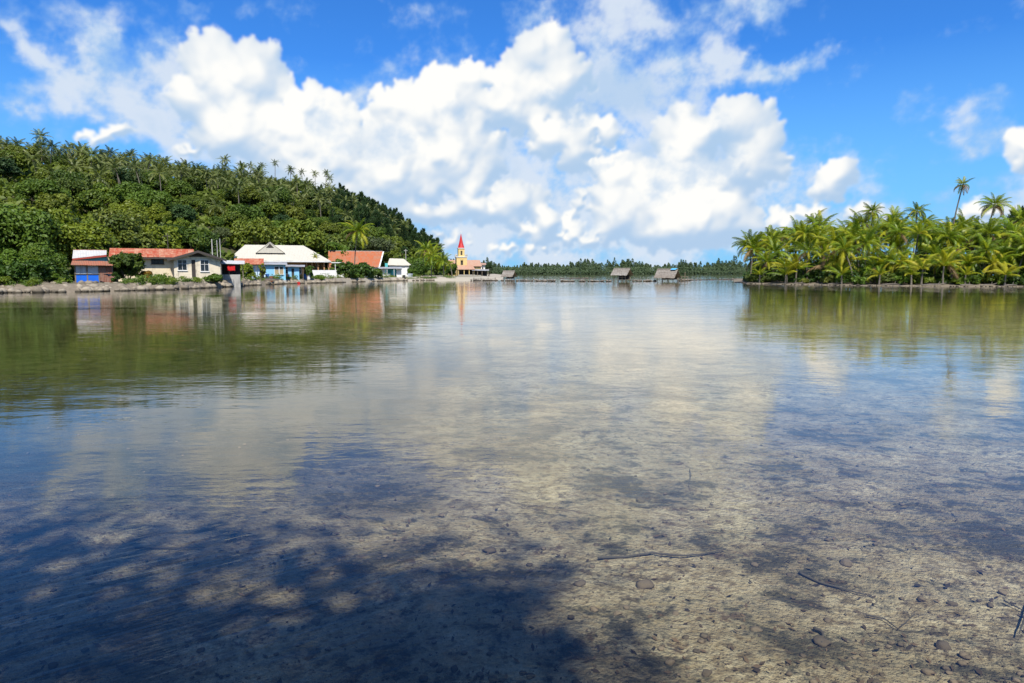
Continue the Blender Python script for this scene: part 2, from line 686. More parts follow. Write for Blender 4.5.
def roof_mat(name, col, col2, amount=.5, rough=.6, axis='X', pitch=.17, shift=0.0):
    """corrugated iron: ribs, rust or faded patches; every sheet object gets its own tone"""
    if name in MATS:
        return MATS[name]
    m, t, out = new_mat(name)
    co = t.n.new('ShaderNodeTexCoord').outputs['Object']
    oi = t.n.new('ShaderNodeObjectInfo').outputs['Random']
    cs = t.v('ADD', co, t.comb(t.m('MULTIPLY', oi, 37.0), t.m('MULTIPLY', oi, 11.0), 0.0))
    x, y, z = t.xyz(co)
    u = x if axis == 'X' else y
    rib = t.m('SINE', t.m('MULTIPLY', u, 2 * math.pi / pitch))
    n1 = t.noise(cs, 1.1, 6, .65)
    n2 = t.noise(t.v('MULTIPLY', cs, (5.0, .8, .8) if axis == 'X' else (.8, 5.0, .8)), 1.0, 5, .6)
    f = t.m('ADD', t.m('MULTIPLY', t.rng(n1, .38, .72), amount), t.m('MULTIPLY', t.rng(n2, .45, .75), amount * .7), clamp=True)
    f = t.m('ADD', f, t.m('MULTIPLY', t.m('SUBTRACT', oi, .5), .5 * amount), clamp=True)
    c = t.mix(f, col, col2)
    c = t.mix(t.rng(t.noise(cs, 2.6, 6, .68), .54, .72, 0, .55 * min(1, amount * 1.2)), c, tuple(x * .42 for x in col2))
    principled(t, out, c, rough, 0, .35, bump(t, rib, .7, .03))
    MATS[name] = m
    return m


def plain(name, col, rough=.6, var=.25, scale=3.0, metal=0.0, spec=.4):
    if name in MATS:
        return MATS[name]
    m, t, out = new_mat(name)
    co = t.n.new('ShaderNodeTexCoord').outputs['Object']
    n = t.noise(co, scale, 6, .6)
    c = t.mix(n, tuple(x * (1 - var) for x in col), tuple(min(1, x * (1 + var)) for x in col))
    principled(t, out, c, rough, metal, spec, bump(t, t.noise(co, scale * 6, 4, .6), .3, .02))
    MATS[name] = m
    return m


def leaf_mat(name, dark, light, warm=None, transl=.32, rough=.5, warm_amt=.25):
    """foliage: a tone for each tree, for each clump and for each leaf"""
    if name in MATS:
        return MATS[name]
    m, t, out = new_mat(name)
    oi = t.n.new('ShaderNodeObjectInfo').outputs['Random']
    tint = t.node('ShaderNodeAttribute', attribute_name='tint').outputs['Fac']
    f = t.m('ADD', t.m('MULTIPLY', tint, .66), t.m('MULTIPLY', t.m('SUBTRACT', oi, .15), .52), clamp=True)
    c = t.mix(f, dark, light)
    if warm:
        o2 = t.m('FRACT', t.m('MULTIPLY', oi, 7.31))
        k = t.m('MULTIPLY', t.rng(t.m('ADD', t.m('MULTIPLY', o2, .6), t.m('MULTIPLY', tint, .5)), .5, 1.0), warm_amt)
        c = t.mix(k, c, warm)
    b = t.n.new('ShaderNodeBsdfPrincipled')
    t._in(b.inputs['Base Color'], c)
    b.inputs['Roughness'].default_value = rough
    b.inputs['Specular IOR Level'].default_value = .3
    tl = t.n.new('ShaderNodeBsdfTranslucent')
    t._in(tl.inputs[0], t.mix(.5, c, t.v('MULTIPLY', c, (1.5, 1.5, .5))))
    mx = t.n.new('ShaderNodeMixShader')
    mx.inputs[0].default_value = transl
    t.l.new(b.outputs[0], mx.inputs[1])
    t.l.new(tl.outputs[0], mx.inputs[2])
    t.l.new(mx.outputs[0], out.inputs[0])
    MATS[name] = m
    return m


def bark(name, col):
    if name in MATS:
        return MATS[name]
    m, t, out = new_mat(name)
    co = t.n.new('ShaderNodeTexCoord').outputs['Object']
    z = t.xyz(co)[2]
    ring = t.m('SINE', t.m('ADD', t.m('MULTIPLY', z, 42.0), t.m('MULTIPLY', t.noise(co, 4, 3), 5.0)))
    n = t.noise(t.v('MULTIPLY', co, (9, 9, 2.5)), 1.0, 5, .6)
    c = t.mix(n, tuple(x * .45 for x in col), col)
    c = t.mix(t.rng(ring, .4, 1, 0, .35), c, tuple(x * .35 for x in col))
    principled(t, out, c, .85, 0, .2, bump(t, t.m('ADD', ring, n), .5, .02))
    MATS[name] = m
    return m


GLASS_DARK = plain('window_glass', (.018, .022, .026), .12, .2, 1.0, 0.0, .6)
WHITE = paint('white_paint', (.74, .73, .69), amount=.22)
TRIM = paint('white_trim', (.70, .69, .65), amount=.25)
TIMBER = plain('weathered_timber', (.20, .155, .11), .85, .4, 4)
DARKWOOD = plain('dark_timber', (.055, .045, .038), .8, .4, 4)
STONE = plain('coral_stone', (.34, .31, .265), .9, .45, 2.2)
CONCRETE = paint('weathered_concrete', (.40, .38, .34), (.08, .075, .06), .55)


# ------------------------------------------------------------------ terrain
BANK_PX = [(-420, 306), (-200, 299), (0, 292.6), (60, 292), (110, 291), (170, 289.6), (222, 287.2), (245, 285.6), (290, 283.6), (330, 282.8), (380, 281.2), (430, 280.2), (470, 279.9), (484, 279.4), (515, 279.2)]
BANK = [ground(a, b) for a, b in BANK_PX]                 # the waterline of the near shore on the left


def interp(x, pts):
    return float(np.interp(x, [p[0] for p in pts], [p[1] for p in pts]))


bank_px = np.array([p[0] for p in BANK_PX], float)
bank_dep = np.array([p.y for p in BANK], float)


def px_of(x, y):
    return 512 + F * x / (math.cos(PITCH) * max(y, .1))


FOOT = [(-420, 62), (0, 96), (110, 106), (220, 122), (300, 156), (380, 190), (430, 236), (470, 300)]
RIDGE = [(-420, 215), (0, 238), (120, 255), (250, 290), (350, 305), (430, 325), (470, 340)]
SIL = [(-420, 150), (-150, 138), (0, 146), (50, 151), (100, 158), (150, 164), (200, 171), (250, 174), (300, 182), (330, 188), (360, 197), (390, 211), (410, 228), (425, 242), (440, 257), (455, 269), (470, 272)]


def hill_params(px):
    f, r, s = interp(px, FOOT), interp(px, RIDGE), interp(px, SIL)
    h = max(0.0, (HOR - s) * r / F - 6.0 * min(1, max(0, (460 - px) / 60)))
    return f, r, h


def land_z(x, y):
    """height of the left shore and its hill"""
    px = px_of(x, y)
    bd = float(np.interp(px, bank_px, bank_dep))
    d = y - bd
    d = min(d, (503 - px) * y / F * .6)
    z = -0.9 + 1.0 * min(1, max(0, (d + 2.5) / 2.7)) + 0.72 * min(1, max(0, d / (1.6 if px < 400 else 4.0))) ** .8
    f, r, h = hill_params(px)
    tau = (y - f) / (r - f)
    if tau > 0:
        if tau <= 1:
            s = .45 * tau + .55 * math.sin(tau * math.pi / 2)
        else:
            s = max(0.0, 1 - (tau - 1) * .45)
        z += h * s
    return z


def grid_terrain(name, pxs, deps_of, zf, mat, kind='structure', label=None):
    """terrain sheet laid out along lines of sight so that detail follows distance"""
    co, n = [], 0
    for px in pxs:
        col = deps_of(px)
        n = len(col)
        for y in col:
            x = X(px, y)
            co.append((x, y, zf(x, y)))
    m = len(pxs)
    fc = [(i * n + j, (i + 1) * n + j, (i + 1) * n + j + 1, i * n + j + 1) for i in range(m - 1) for j in range(n - 1)]
    o = link(name, np_mesh(name, co, fc, mat, smooth_=True))
    tag(o, label, None, None, kind)
    return o


def soil_material():
    m, t, out = new_mat('soil_and_litter')
    co = t.n.new('ShaderNodeTexCoord').outputs['Object']
    z = t.xyz(co)[2]
    n = t.noise(co, .35, 7, .62)
    n2 = t.noise(co, 3.0, 5, .6)
    c = t.mix(t.rng(n, .4, .65), (.035, .055, .016), (.085, .075, .038))
    c = t.mix(t.rng(n2, .55, .75, 0, .6), c, (.16, .13, .09))
    sand = t.mix(n2, (.10, .080, .055), (.27, .225, .165))
    beach = t.mix(n2, (.27, .235, .18), (.46, .41, .325))
    px_, py_, pz_ = t.xyz(co)
    sand = t.mix(t.m('MULTIPLY', t.rng(px_, -42.0, -24.0), t.rng(px_, 10.0, 0.0)), sand, beach)
    c = t.mix(t.rng(z, .72, .92, 1.0, 0.0), c, sand)
    principled(t, out, c, .95, 0, .1, bump(t, n2, .6, .1))
    return m


SOIL = soil_material()
hill_px = list(np.concatenate([np.arange(-420, 380, 12), np.arange(380, 516, 3)]))


def hill_cols(px):
    bd = float(np.interp(px, bank_px, bank_dep))
    f, r, h = hill_params(px)
    near = np.concatenate([bd + np.linspace(-3, 3, 9), np.linspace(bd + 4, max(bd + 6, f), 8)])
    far = np.linspace(max(bd + 8, f + 2), r, 22)
    return list(np.concatenate([near, far, r + np.linspace(8, 120, 8)]))


def hill_z(x, y):
    z = land_z(x, y)
    if z > 1:
        z += 1.2 * float(perlin(np.array([x * .05]), np.array([y * .05]), 5)[0]) * min(1, (z - 1) / 4)
    return z


grid_terrain('hillside', hill_px, hill_cols, hill_z, SOIL)

# right-hand islet
RB_PX = [(737, 282.6), (748, 283.6), (800, 284.6), (860, 285.6), (940, 286.2), (1024, 286.8), (1150, 288), (1400, 290)]
rb_px = np.array([p[0] for p in RB_PX], float)
rb_dep = np.array([ground(a, b).y for a, b in RB_PX], float)


def islet_z(x, y):
    px = px_of(x, y)
    d = y - float(np.interp(px, rb_px, rb_dep))
    side = (px - 734) * y / F                      # metres from the left tip
    back = float(np.interp(px, rb_px, rb_dep)) + 75 - y
    e = min(d, side * .8, back)
    wob = .22 * float(perlin(np.array([x * .22]), np.array([y * .22]), 9)[0])
    return -0.8 + .83 * min(1, max(0, (e + 2.2) / 2.3)) + (.26 + wob) * min(1, max(0, e / 3.2))


grid_terrain('islet_ground', list(np.concatenate([np.arange(726, 770, 2), np.arange(770, 1400, 12)])),
             lambda px: list(float(np.interp(px, rb_px, rb_dep)) + np.concatenate([np.linspace(-3, 5, 14), np.linspace(8, 80, 12)])), islet_z, SOIL)

# far shore across the lagoon
FAR = 690.0


def far_z(x, y):
    e = min(y - FAR, 190 - (y - FAR))
    return -0.6 + .85 * min(1, max(0, (e + 4) / 8))


grid_terrain('far_shore_ground', list(range(120, 1300, 24)), lambda px: [FAR + k for k in (-6, -2, 0, 2, 6, 40, 100, 180, 196)], far_z, SOIL)


# ------------------------------------------------------------------ lagoon: bed and water
def bed_material():
    m, t, out = new_mat('lagoon_bed_sand_and_algae')
    co = t.n.new('ShaderNodeTexCoord').outputs['Object']
    x, y, z = t.xyz(co)
    big = t.noise(co, .75, 6, .62, dist=.5)
    mid = t.noise(co, 2.6, 7, .66, dist=.6)
    fine = t.noise(co, 13, 6, .70)
    grit = t.noise(co, 70, 4, .7)
    peb = t.voro(co, 26, 2, .5)
    sand = t.mix(t.rng(fine, .30, .70), (.34, .25, .135), (.80, .66, .43))
    sand = t.mix(t.rng(mid, .36, .58, .6, 0.0), sand, (.19, .135, .075))
    sand = t.mix(t.rng(grit, .54, .76, 0, .6), sand, (.10, .072, .044))
    sand = t.mix(t.rng(peb, .10, .26, .55, 0), sand, (.52, .47, .38))
    algae = t.mix(fine, (.016, .017, .012), (.085, .072, .044))
    rust = t.mix(grit, (.045, .022, .013), (.15, .085, .048))
    a = t.rng(t.m('ADD', t.m('ADD', t.m('MULTIPLY', big, .42), t.m('MULTIPLY', mid, .42)), t.m('MULTIPLY', fine, .30)), .540, .640)
    near = t.rng(y, 4.0, 26.0, 1.0, .55)
    c = t.mix(t.m('MULTIPLY', a, t.m('MULTIPLY', near, .92)), sand, algae)
    r_ = t.rng(t.noise(t.v('ADD', co, (31.0, 7.0, 0.0)), 3.4, 7, .74, dist=.4), .555, .66, 0, .8)
    c = t.mix(r_, c, rust)
    crumbs = t.rng(t.noise(t.v('ADD', co, (3.0, 17.0, 0.0)), 7.5, 6, .72, dist=.3), .50, .62, 0.0, .72)
    crumbs = t.m('MULTIPLY', crumbs, t.rng(t.noise(co, 1.1, 4, .6), .36, .60, .15, 1.0))
    c = t.mix(crumbs, c, t.mix(grit, (.030, .021, .013), (.13, .088, .050)))
    # silt and weed make the bed olive away from the near shallows
    silt = t.mix(t.rng(mid, .35, .65), (.036, .042, .012), (.115, .115, .038))
    # darker weed beds in the deeper water to the left
    weed = t.m('MULTIPLY', t.rng(t.m('ADD', t.m('ADD', x, t.m('MULTIPLY', y, -.06)), t.m('MULTIPLY', mid, 3.0)), -2.4, 2.2, 1.0, 0.0), t.m('MULTIPLY', t.rng(y, 4.5, 8.0), t.rng(y, 18.0, 32.0, 1.0, 0.0)))
    c = t.mix(t.m('MULTIPLY', weed, .85), c, t.mix(fine, (.016, .018, .014), (.050, .046, .030)))
    ratio = t.m('DIVIDE', x, t.m('MAXIMUM', y, 1.0))
    left = t.m('MAXIMUM', t.rng(t.m('ADD', ratio, t.m('MULTIPLY', t.m('SUBTRACT', mid, .5), .3)), -.10, -.34, 0.0, 1.0), t.m('MULTIPLY', t.rng(ratio, .26, .38), t.rng(y, 30.0, 70.0)))
    c = t.mix(t.m('MULTIPLY', t.rng(t.m('ADD', y, t.m('MULTIPLY', big, 8.0)), 9.0, 26.0), t.m('MULTIPLY', left, .92)), c, silt)
    hgt = t.m('ADD', t.m('MULTIPLY', fine, 1.0), t.m('ADD', t.m('MULTIPLY', grit, .35), t.m('MULTIPLY', peb, -.5)))
    principled(t, out, c, .95, 0, .05, bump(t, hgt, 1.0, .045))
    return m


def bed_z(x, y):
    x, y = np.asarray(x, float), np.asarray(y, float)
    d = np.hypot(x, y)
    z = -.26 - .55 * (1 - np.exp(-np.maximum(0, y - 2) / 22.0)) - .25 * np.minimum(1, d / 300)
    return z + np.where(d < 40, .035 * fbm(x, y, 1.6, 4, .55, 3), 0)


def polar_sheet(name, zf, mat, rmin=1.2, rmax=9000, nr=90, na=150, back=False):
    fc = []
    rs = np.exp(np.linspace(math.log(rmin), math.log(rmax), nr))
    an = np.linspace(0, 2 * math.pi, na, endpoint=False)
    gr, ga = np.meshgrid(rs, an, indexing='ij')
    x = np.concatenate([[0], (gr * np.sin(ga)).ravel()])
    y = np.concatenate([[0], (gr * np.cos(ga)).ravel()])
    co = np.stack([x, y, zf(x, y)], -1).tolist()
    me = bpy.data.meshes.new(name)
    for k in range(na):
        fc.append((0, 1 + (k + 1) % na, 1 + k))
    for i in range(nr - 1):
        for k in range(na):
            a, b = 1 + i * na + k, 1 + i * na + (k + 1) % na
            fc.append((a, b, b + na, a + na))
    me.from_pydata(co, [], fc)
    me.polygons.foreach_set('use_smooth', [True] * len(fc))
    me.materials.append(mat)
    me.update()
    return link(name, me)


def shore_z(x, y):
    """the near bank the photographer stands on rises behind the camera"""
    z = bed_z(x, y)
    b = -y + .6 + .5 * np.sin(x * .4)
    return z + np.clip(b * .42, 0, 1.3)


tag(polar_sheet('lagoon_bed', shore_z, bed_material(), .4, 9000, 130, 180), kind='structure')


def water_material():
    m, t, out = new_mat('lagoon_water')
    co = t.n.new('ShaderNodeTexCoord').outputs['Object']
    x, y, z = t.xyz(co)
    # long soft swell, ripples stretched across the wind, fine capillaries; calmer and rougher patches
    patch = t.rng(t.noise(t.v('MULTIPLY', co, (.10, .22, 1)), 1.0, 4, .55), .36, .66, .25, 1.0)
    swell = t.noise(t.v('MULTIPLY', co, (.55, 1.15, 1)), 1.0, 3, .5)
    rip = t.noise(t.v('MULTIPLY', co, (2.3, 5.4, 1)), 1.0, 4, .55, dist=.3)
    # fine diagonal ripples in the near left corner
    ca, sa = math.cos(R(37)), math.sin(R(37))
    u = t.m('ADD', t.m('MULTIPLY', x, ca), t.m('MULTIPLY', y, sa))
    w = t.m('SUBTRACT', t.m('MULTIPLY', y, ca), t.m('MULTIPLY', x, sa))
    cap = t.noise(t.comb(t.m('MULTIPLY', u, 1.6), t.m('MULTIPLY', w, 15.0), 0.0), 1.0, 2, .5, dist=.2)
    corner = t.m('MULTIPLY', t.rng(t.v('LENGTH', t.v('MULTIPLY', t.v('ADD', co, (1.9, -4.0, 0)), (.55, .8, 1))), .25, 1.5, 1.0, 0.0), 1.0)
    h = t.m('ADD', t.m('MULTIPLY', swell, .008), t.m('MULTIPLY', t.m('MULTIPLY', rip, patch), .0056))
    h = t.m('ADD', h, t.m('MULTIPLY', t.m('MULTIPLY', cap, corner), .0040))
    nb = t.n.new('ShaderNodeBump')
    nb.inputs['Strength'].default_value = 1.0
    nb.inputs['Distance'].default_value = 1.0
    t._in(nb.inputs['Height'], h)
    fr = t.n.new('ShaderNodeFresnel')
    fr.inputs['IOR'].default_value = 1.36
    t.l.new(nb.outputs[0], fr.inputs['Normal'])
    gl = t.n.new('ShaderNodeBsdfGlossy')
    gl.inputs['Roughness'].default_value = .022
    gl.inputs['Color'].default_value = (1, 1, 1, 1)
    t.l.new(nb.outputs[0], gl.inputs['Normal'])
    tr = t.n.new('ShaderNodeBsdfTransparent')
    tr.inputs[0].default_value = (.92, .96, .93, 1)
    mx = t.n.new('ShaderNodeMixShader')
    t.l.new(fr.outputs[0], mx.inputs[0])
    t.l.new(tr.outputs[0], mx.inputs[1])
    t.l.new(gl.outputs[0], mx.inputs[2])
    t.l.new(mx.outputs[0], out.inputs[0])
    return m


tag(polar_sheet('lagoon_water', lambda x, y: x * 0.0, water_material(), .4, 9000, 40, 96), 'clear shallow lagoon water with small ripples reflecting the sky', kind='structure')


# ------------------------------------------------------------------ vegetation
rng = np.random.RandomState(4)
prnd = random.Random(8)
LEAF_HILL = leaf_mat('hill_tree_leaves', (.009, .028, .004), (.115, .185, .018), (.24, .23, .02), .30, .55, .42)
LEAF_DARK = leaf_mat('dark_tree_leaves', (.012, .032, .010), (.055, .105, .026), None, .26, .6)
LEAF_BUSH = leaf_mat('bush_leaves', (.007, .024, .004), (.075, .145, .014), (.16, .19, .02), .30, .5, .35)
LEAF_LIGHT = leaf_mat('bright_bush_leaves', (.032, .075, .008), (.155, .245, .024), (.30, .29, .02), .36, .5, .45)
LEAF_OLIVE = leaf_mat('olive_tree_leaves', (.022, .046, .006), (.160, .205, .028), (.28, .27, .03), .30, .5, .45)
LEAF_CROTON = leaf_mat('red_yellow_shrub_leaves', (.10, .03, .01), (.36, .24, .03), (.30, .06, .02), .3, .5, .4)
LEAF_GREY = leaf_mat('silvery_tree_leaves', (.030, .045, .016), (.15, .18, .062), None, .3, .5)
FROND_HILL = leaf_mat('hill_palm_leaves', (.014, .036, .007), (.165, .205, .045), (.29, .28, .08), .26, .42, .4)
FROND = leaf_mat('palm_leaves', (.022, .062, .006), (.245, .345, .020), (.52, .50, .025), .42, .38, .6)
FROND_OLD = leaf_mat('ageing_palm_leaves', (.20, .23, .015), (.52, .50, .030), (.52, .36, .03), .40, .5, .35)
FROND_DRY = leaf_mat('dry_palm_leaves', (.12, .075, .03), (.30, .20, .09), None, .2, .7)
LEAF_FAR = leaf_mat('far_shore_leaves', (.030, .055, .024), (.105, .150, .058), None, .25, .6)
BARK_PALM = bark('palm_bark', (.22, .19, .15))
BARK = bark('tree_bark', (.17, .13, .095))
NUT = plain('coconut_husk', (.20, .17, .03), .6, .4, 6)


def quads_from(cen, nrm, size, aspect=.55, rs=rng, fold=0.0):
    """leaf shaped faces (diamonds) at cen with normals nrm"""
    n = len(cen)
    r = rs.randn(n, 3)
    u = np.cross(nrm, r)
    u /= np.linalg.norm(u, axis=1, keepdims=True) + 1e-9
    w = np.cross(nrm, u)
    s = np.asarray(size)[:, None] * np.ones((n, 1))
    a = cen - u * s
    b = cen + w * s * aspect
    c = cen + u * s
    d = cen - w * s * aspect
    co = np.stack([a, b, c, d], 1).reshape(-1, 3)
    fc = np.arange(n * 4).reshape(n, 4)
    return co, fc


def crown_mesh(name, mat, seed, rx, ry, rz, lobes=22, leaves=3600, leaf=.34, lobe_r=(.26, .44), flat=.85, open_=.0, down=-.35):
    """broadleaf crown: clumps of leaves on many uneven lobes around a hollow centre"""
    rs = np.random.RandomState(seed)
    cs, rr = [], []
    k = 0
    while len(cs) < lobes and k < 4000:
        k += 1
        d = rs.randn(3)
        d /= np.linalg.norm(d)
        if d[2] < down:
            continue
        q = (.42 + .40 * rs.rand())
        p = d * np.array([rx, ry, rz]) * q
        cs.append(p)
        rr.append((lobe_r[0] + (lobe_r[1] - lobe_r[0]) * rs.rand()) * min(rx, ry) * (1.15 - .25 * q))
    cs, rr = np.array(cs), np.array(rr)
    tone = rs.rand(len(cs))
    w = rr ** 2
    pick = rs.choice(len(cs), leaves, p=w / w.sum())
    d = rs.randn(leaves, 3)
    d /= np.linalg.norm(d, axis=1, keepdims=True)
    d[:, 2] = np.where(d[:, 2] < -.45, -d[:, 2], d[:, 2])
    rad = rr[pick] * (1 - .34 * rs.rand(leaves) ** 2)
    # twiggy clumping on each lobe
    wob = 1 + .22 * np.sin(d[:, 0] * 9 + pick) * np.sin(d[:, 1] * 8 + pick * 2) + .10 * rs.randn(leaves)
    p = cs[pick] + d * (rad * wob)[:, None] * np.array([1, 1, flat])
    if open_ > 0:
        keep = rs.rand(leaves) > open_ * (np.sin(p[:, 0] * 2.1 + seed) * np.sin(p[:, 1] * 1.9) * np.sin(p[:, 2] * 2.4) + .3)
        p, d, pick = p[keep], d[keep], pick[keep]
    nrm = d + .55 * rs.randn(len(p), 3) + np.array([0, 0, .35])
    nrm /= np.linalg.norm(nrm, axis=1, keepdims=True)
    sz = leaf * (.6 + .8 * rs.rand(len(p)))
    co, fc = quads_from(p, nrm, sz, .6, rs)
    tint = np.clip(.30 * tone[pick] + .22 + .48 * rs.rand(len(p)), 0, 1)
    return np_mesh(name, co, fc, mat, tint), cs


def trunk_mesh(name, h, r, cs, seed, lean=.25):
    rs = random.Random(seed)
    mb = MB()
    lx, ly = rs.uniform(-lean, lean), rs.uniform(-lean, lean)
    top = Vector((lx, ly, h))
    pts = [Vector((lx * (k / 4) ** 1.4 + rs.uniform(-.06, .06), ly * (k / 4) ** 1.4, h * k / 4 - (0.5 if k == 0 else 0))) for k in range(5)]
    mb.tube(pts, [r * 1.35, r, r * .85, r * .75, r * .62], 7)
    idx = list(range(len(cs)))
    rs.shuffle(idx)
    for i in idx[:8]:
        e = Vector(cs[i])
        e = Vector((e.x, e.y, e.z + h + 0.0))
        st = pts[3] if rs.random() < .5 else top
        md = st.lerp(e, .55) + Vector((rs.uniform(-.3, .3), rs.uniform(-.3, .3), -.15))
        mb.tube([st, md, e], [r * .45, r * .28, r * .10], 5)
    return mb.mesh(name, BARK, True)


def tree_kind(name, mat, seed, rx, rz, h, **kw):
    """(crown mesh, trunk mesh, trunk height)"""
    cm, cs = crown_mesh(name + '_crown', mat, seed, rx, rx * .95, rz, **kw)
    tm = trunk_mesh(name + '_trunk', h, .07 + .035 * rx, cs, seed)
    return cm, tm, h


def plant_tree(name, kind, loc, rz, s, label, cat, group=None, sz=None):
    cm, tm, h = kind
    e = empty(name, loc, rz, label, cat, group)
    e.scale = (s, s, sz or s)
    put('trunk', tm, e)
    put('crown', cm, e, (0, 0, h))
    return e


# broadleaf kinds
HK = [tree_kind('hill_tree_%d' % i, LEAF_HILL, 100 + i, 3.6 + .5 * (i % 3), 2.6 + .4 * (i % 2), 3.2, lobes=24 + 3 * i, leaves=6500, leaf=.235, lobe_r=(.2, .4)) for i in range(6)]
DK = [tree_kind('dark_tree_%d' % i, LEAF_DARK, 130 + i, 3.2, 3.0, 3.2, lobes=24, leaves=5000, leaf=.24) for i in range(3)]
GK = [tree_kind('grey_tree_%d' % i, LEAF_GREY, 150 + i, 3.8, 2.3, 4.0, lobes=22, leaves=4200, leaf=.23, open_=.5) for i in range(2)]
NK = [tree_kind('near_tree_%d' % i, (LEAF_OLIVE, LEAF_HILL, LEAF_LIGHT)[i], 170 + i, 4.4, 3.7, 2.2, lobes=46, leaves=20000, leaf=.15, lobe_r=(.18, .34)) for i in range(3)]
LK = [tree_kind('light_tree_%d' % i, LEAF_LIGHT, 190 + i, 3.4, 2.8, 2.4, lobes=28, leaves=7500, leaf=.20, lobe_r=(.2, .36)) for i in range(2)]


def ironwood_mesh(seed, h=9.0):
    """casuarina: feathery, upward pointing sprays along a tall stem"""
    rs = np.random.RandomState(seed)
    n = 2600
    t = rs.rand(n) ** .8
    z = h * (.12 + .88 * t)
    wid = (1 - t) ** .6 * h * .24 + .25
    nb = 34
    br = rs.randint(0, nb, n)
    ba = rs.rand(nb) * 6.283
    bt = (np.arange(nb) + .5) / nb
    a = ba[br] + .25 * rs.randn(n)
    z = h * (.14 + .86 * bt[br]) + .5 * rs.randn(n) * .35
    q = rs.rand(n) ** .7
    wd = ((1 - bt[br]) ** .6 * h * .25 + .3) * q
    p = np.stack([np.cos(a) * wd, np.sin(a) * wd, z + wd * .55], -1)
    up = np.stack([np.cos(a) * .5, np.sin(a) * .5, np.ones(n)], -1) + .35 * rs.randn(n, 3)
    up /= np.linalg.norm(up, axis=1, keepdims=True)
    sd = np.cross(up, rs.randn(n, 3))
    sd /= np.linalg.norm(sd, axis=1, keepdims=True)
    L = (.35 + .45 * rs.rand(n))[:, None]
    co = np.stack([p - up * L * .5, p + sd * .07, p + up * L, p - sd * .07], 1).reshape(-1, 3)
    cm = np_mesh('ironwood_crown', co, np.arange(n * 4).reshape(n, 4), LEAF_DARK, np.clip(.2 + .6 * rs.rand(n), 0, 1))
    mb = MB()
    mb.tube([(0, 0, -.5), (.05, 0, h * .5), (0, .03, h * .96)], [.16, .10, .03], 6)
    for i in range(0, nb, 2):
        z0 = h * (.14 + .86 * bt[i])
        wd = ((1 - bt[i]) ** .6 * h * .25 + .3)
        mb.tube([(0, 0, z0), (math.cos(ba[i]) * wd, math.sin(ba[i]) * wd, z0 + wd * .55)], [.04, .012], 4)
    return cm, mb.mesh('ironwood_trunk', BARK, True), 0.0


IK = [ironwood_mesh(300 + i) for i in range(3)]


# --- palms -----------------------------------------------------------
def frond_arrays(L, droop, curl, nleaf=30, seed=0, leaflet=.62, width=.055, hang=.35):
    """one frond lying along +x from the origin: rachis that arches down and two rows of hanging leaflets"""
    rs = np.random.RandomState(seed)
    t = np.linspace(0, 1, 13)
    ang = -droop * t ** 1.5                       # pitch along the stalk (starts level)
    dx = np.cos(ang)
    dz = np.sin(ang)
    px = np.concatenate([[0], np.cumsum(dx[:-1])]) * L / 12
    pz = np.concatenate([[0], np.cumsum(dz[:-1])]) * L / 12
    py = curl * t ** 2 * L * .12
    P = np.stack([px, py, pz], -1)
    V, Fc, T = [], [], []
    # stalk
    rw = .045 * (1 - t * .8)
    for i in range(13):
        V += [P[i] + [0, rw[i], 0], P[i] + [0, 0, rw[i] * .8], P[i] + [0, -rw[i], 0]]
    for i in range(12):
        for k in (0, 1):
            a = i * 3 + k
            Fc.append((a, a + 1, a + 4, a + 3))
            T.append(.9)
    for side in (-1, 1):
        for j in range(nleaf):
            u = .14 + .86 * (j + .3 * rs.rand()) / nleaf
            f = min(u, .999) * 12
            i = int(f)
            p = P[i] * (1 - (f - i)) + P[i + 1] * (f - i)
            tg = P[i + 1] - P[i]
            tg = tg / np.linalg.norm(tg)
            ll = leaflet * (.45 + .75 * math.sin(math.pi * min(1, (u * .93 + .08))) ** .7) * (.85 + .3 * rs.rand())
            sw = .35 + .55 * u                       # swept forward near the tip
            d = np.array([0, side, 0]) * (1 - .35 * sw) + tg * sw + np.array([0, 0, -hang * (.5 + rs.rand())])
            d /= np.linalg.norm(d)
            mid = p + d * ll * .55 + np.array([0, 0, .02])
            d2 = d + np.array([0, 0, -.55 - .3 * rs.rand()])
            d2 /= np.linalg.norm(d2)
            tip = mid + d2 * ll * .5
            wv = tg * width
            b = len(V)
            V += [p - wv * .5, p + wv * .5, mid + wv * .55, mid - wv * .55, tip]
            Fc.append((b, b + 1, b + 2, b + 3))
            Fc.append((b + 3, b + 2, b + 4, b + 4))
            tv = .25 + .55 * rs.rand() + .15 * u
            T += [tv, tv]
    return np.array(V), Fc, T


def mesh_mixed(name, V, Fc, T, mat):
    me = bpy.data.meshes.new(name)
    me.from_pydata([tuple(v) for v in V], [], [tuple(dict.fromkeys(f)) for f in Fc])
    a = me.attributes.new('tint', 'FLOAT', 'FACE')
    a.data.foreach_set('value', np.clip(np.array(T, dtype=np.float32), 0, 1))
    me.materials.append(mat)
    me.update()
    return me


FROND_SHAPES = [(3.5, .85, .3), (3.7, 1.35, -.4), (3.5, 1.75, .5), (3.8, 1.1, -.2), (3.3, 2.1, .2)]
FRONDS = {}
for nm, mat in (('green', FROND), ('old', FROND_OLD), ('dry', FROND_DRY), ('hill', FROND_HILL)):
    FRONDS[nm] = [mesh_mixed('frond_%s_%d' % (nm, i), *frond_arrays(L, dr, cu, 40, 40 + i, .70, .060, .50 if nm != 'dry' else .9), mat) for i, (L, dr, cu) in enumerate(FROND_SHAPES)]


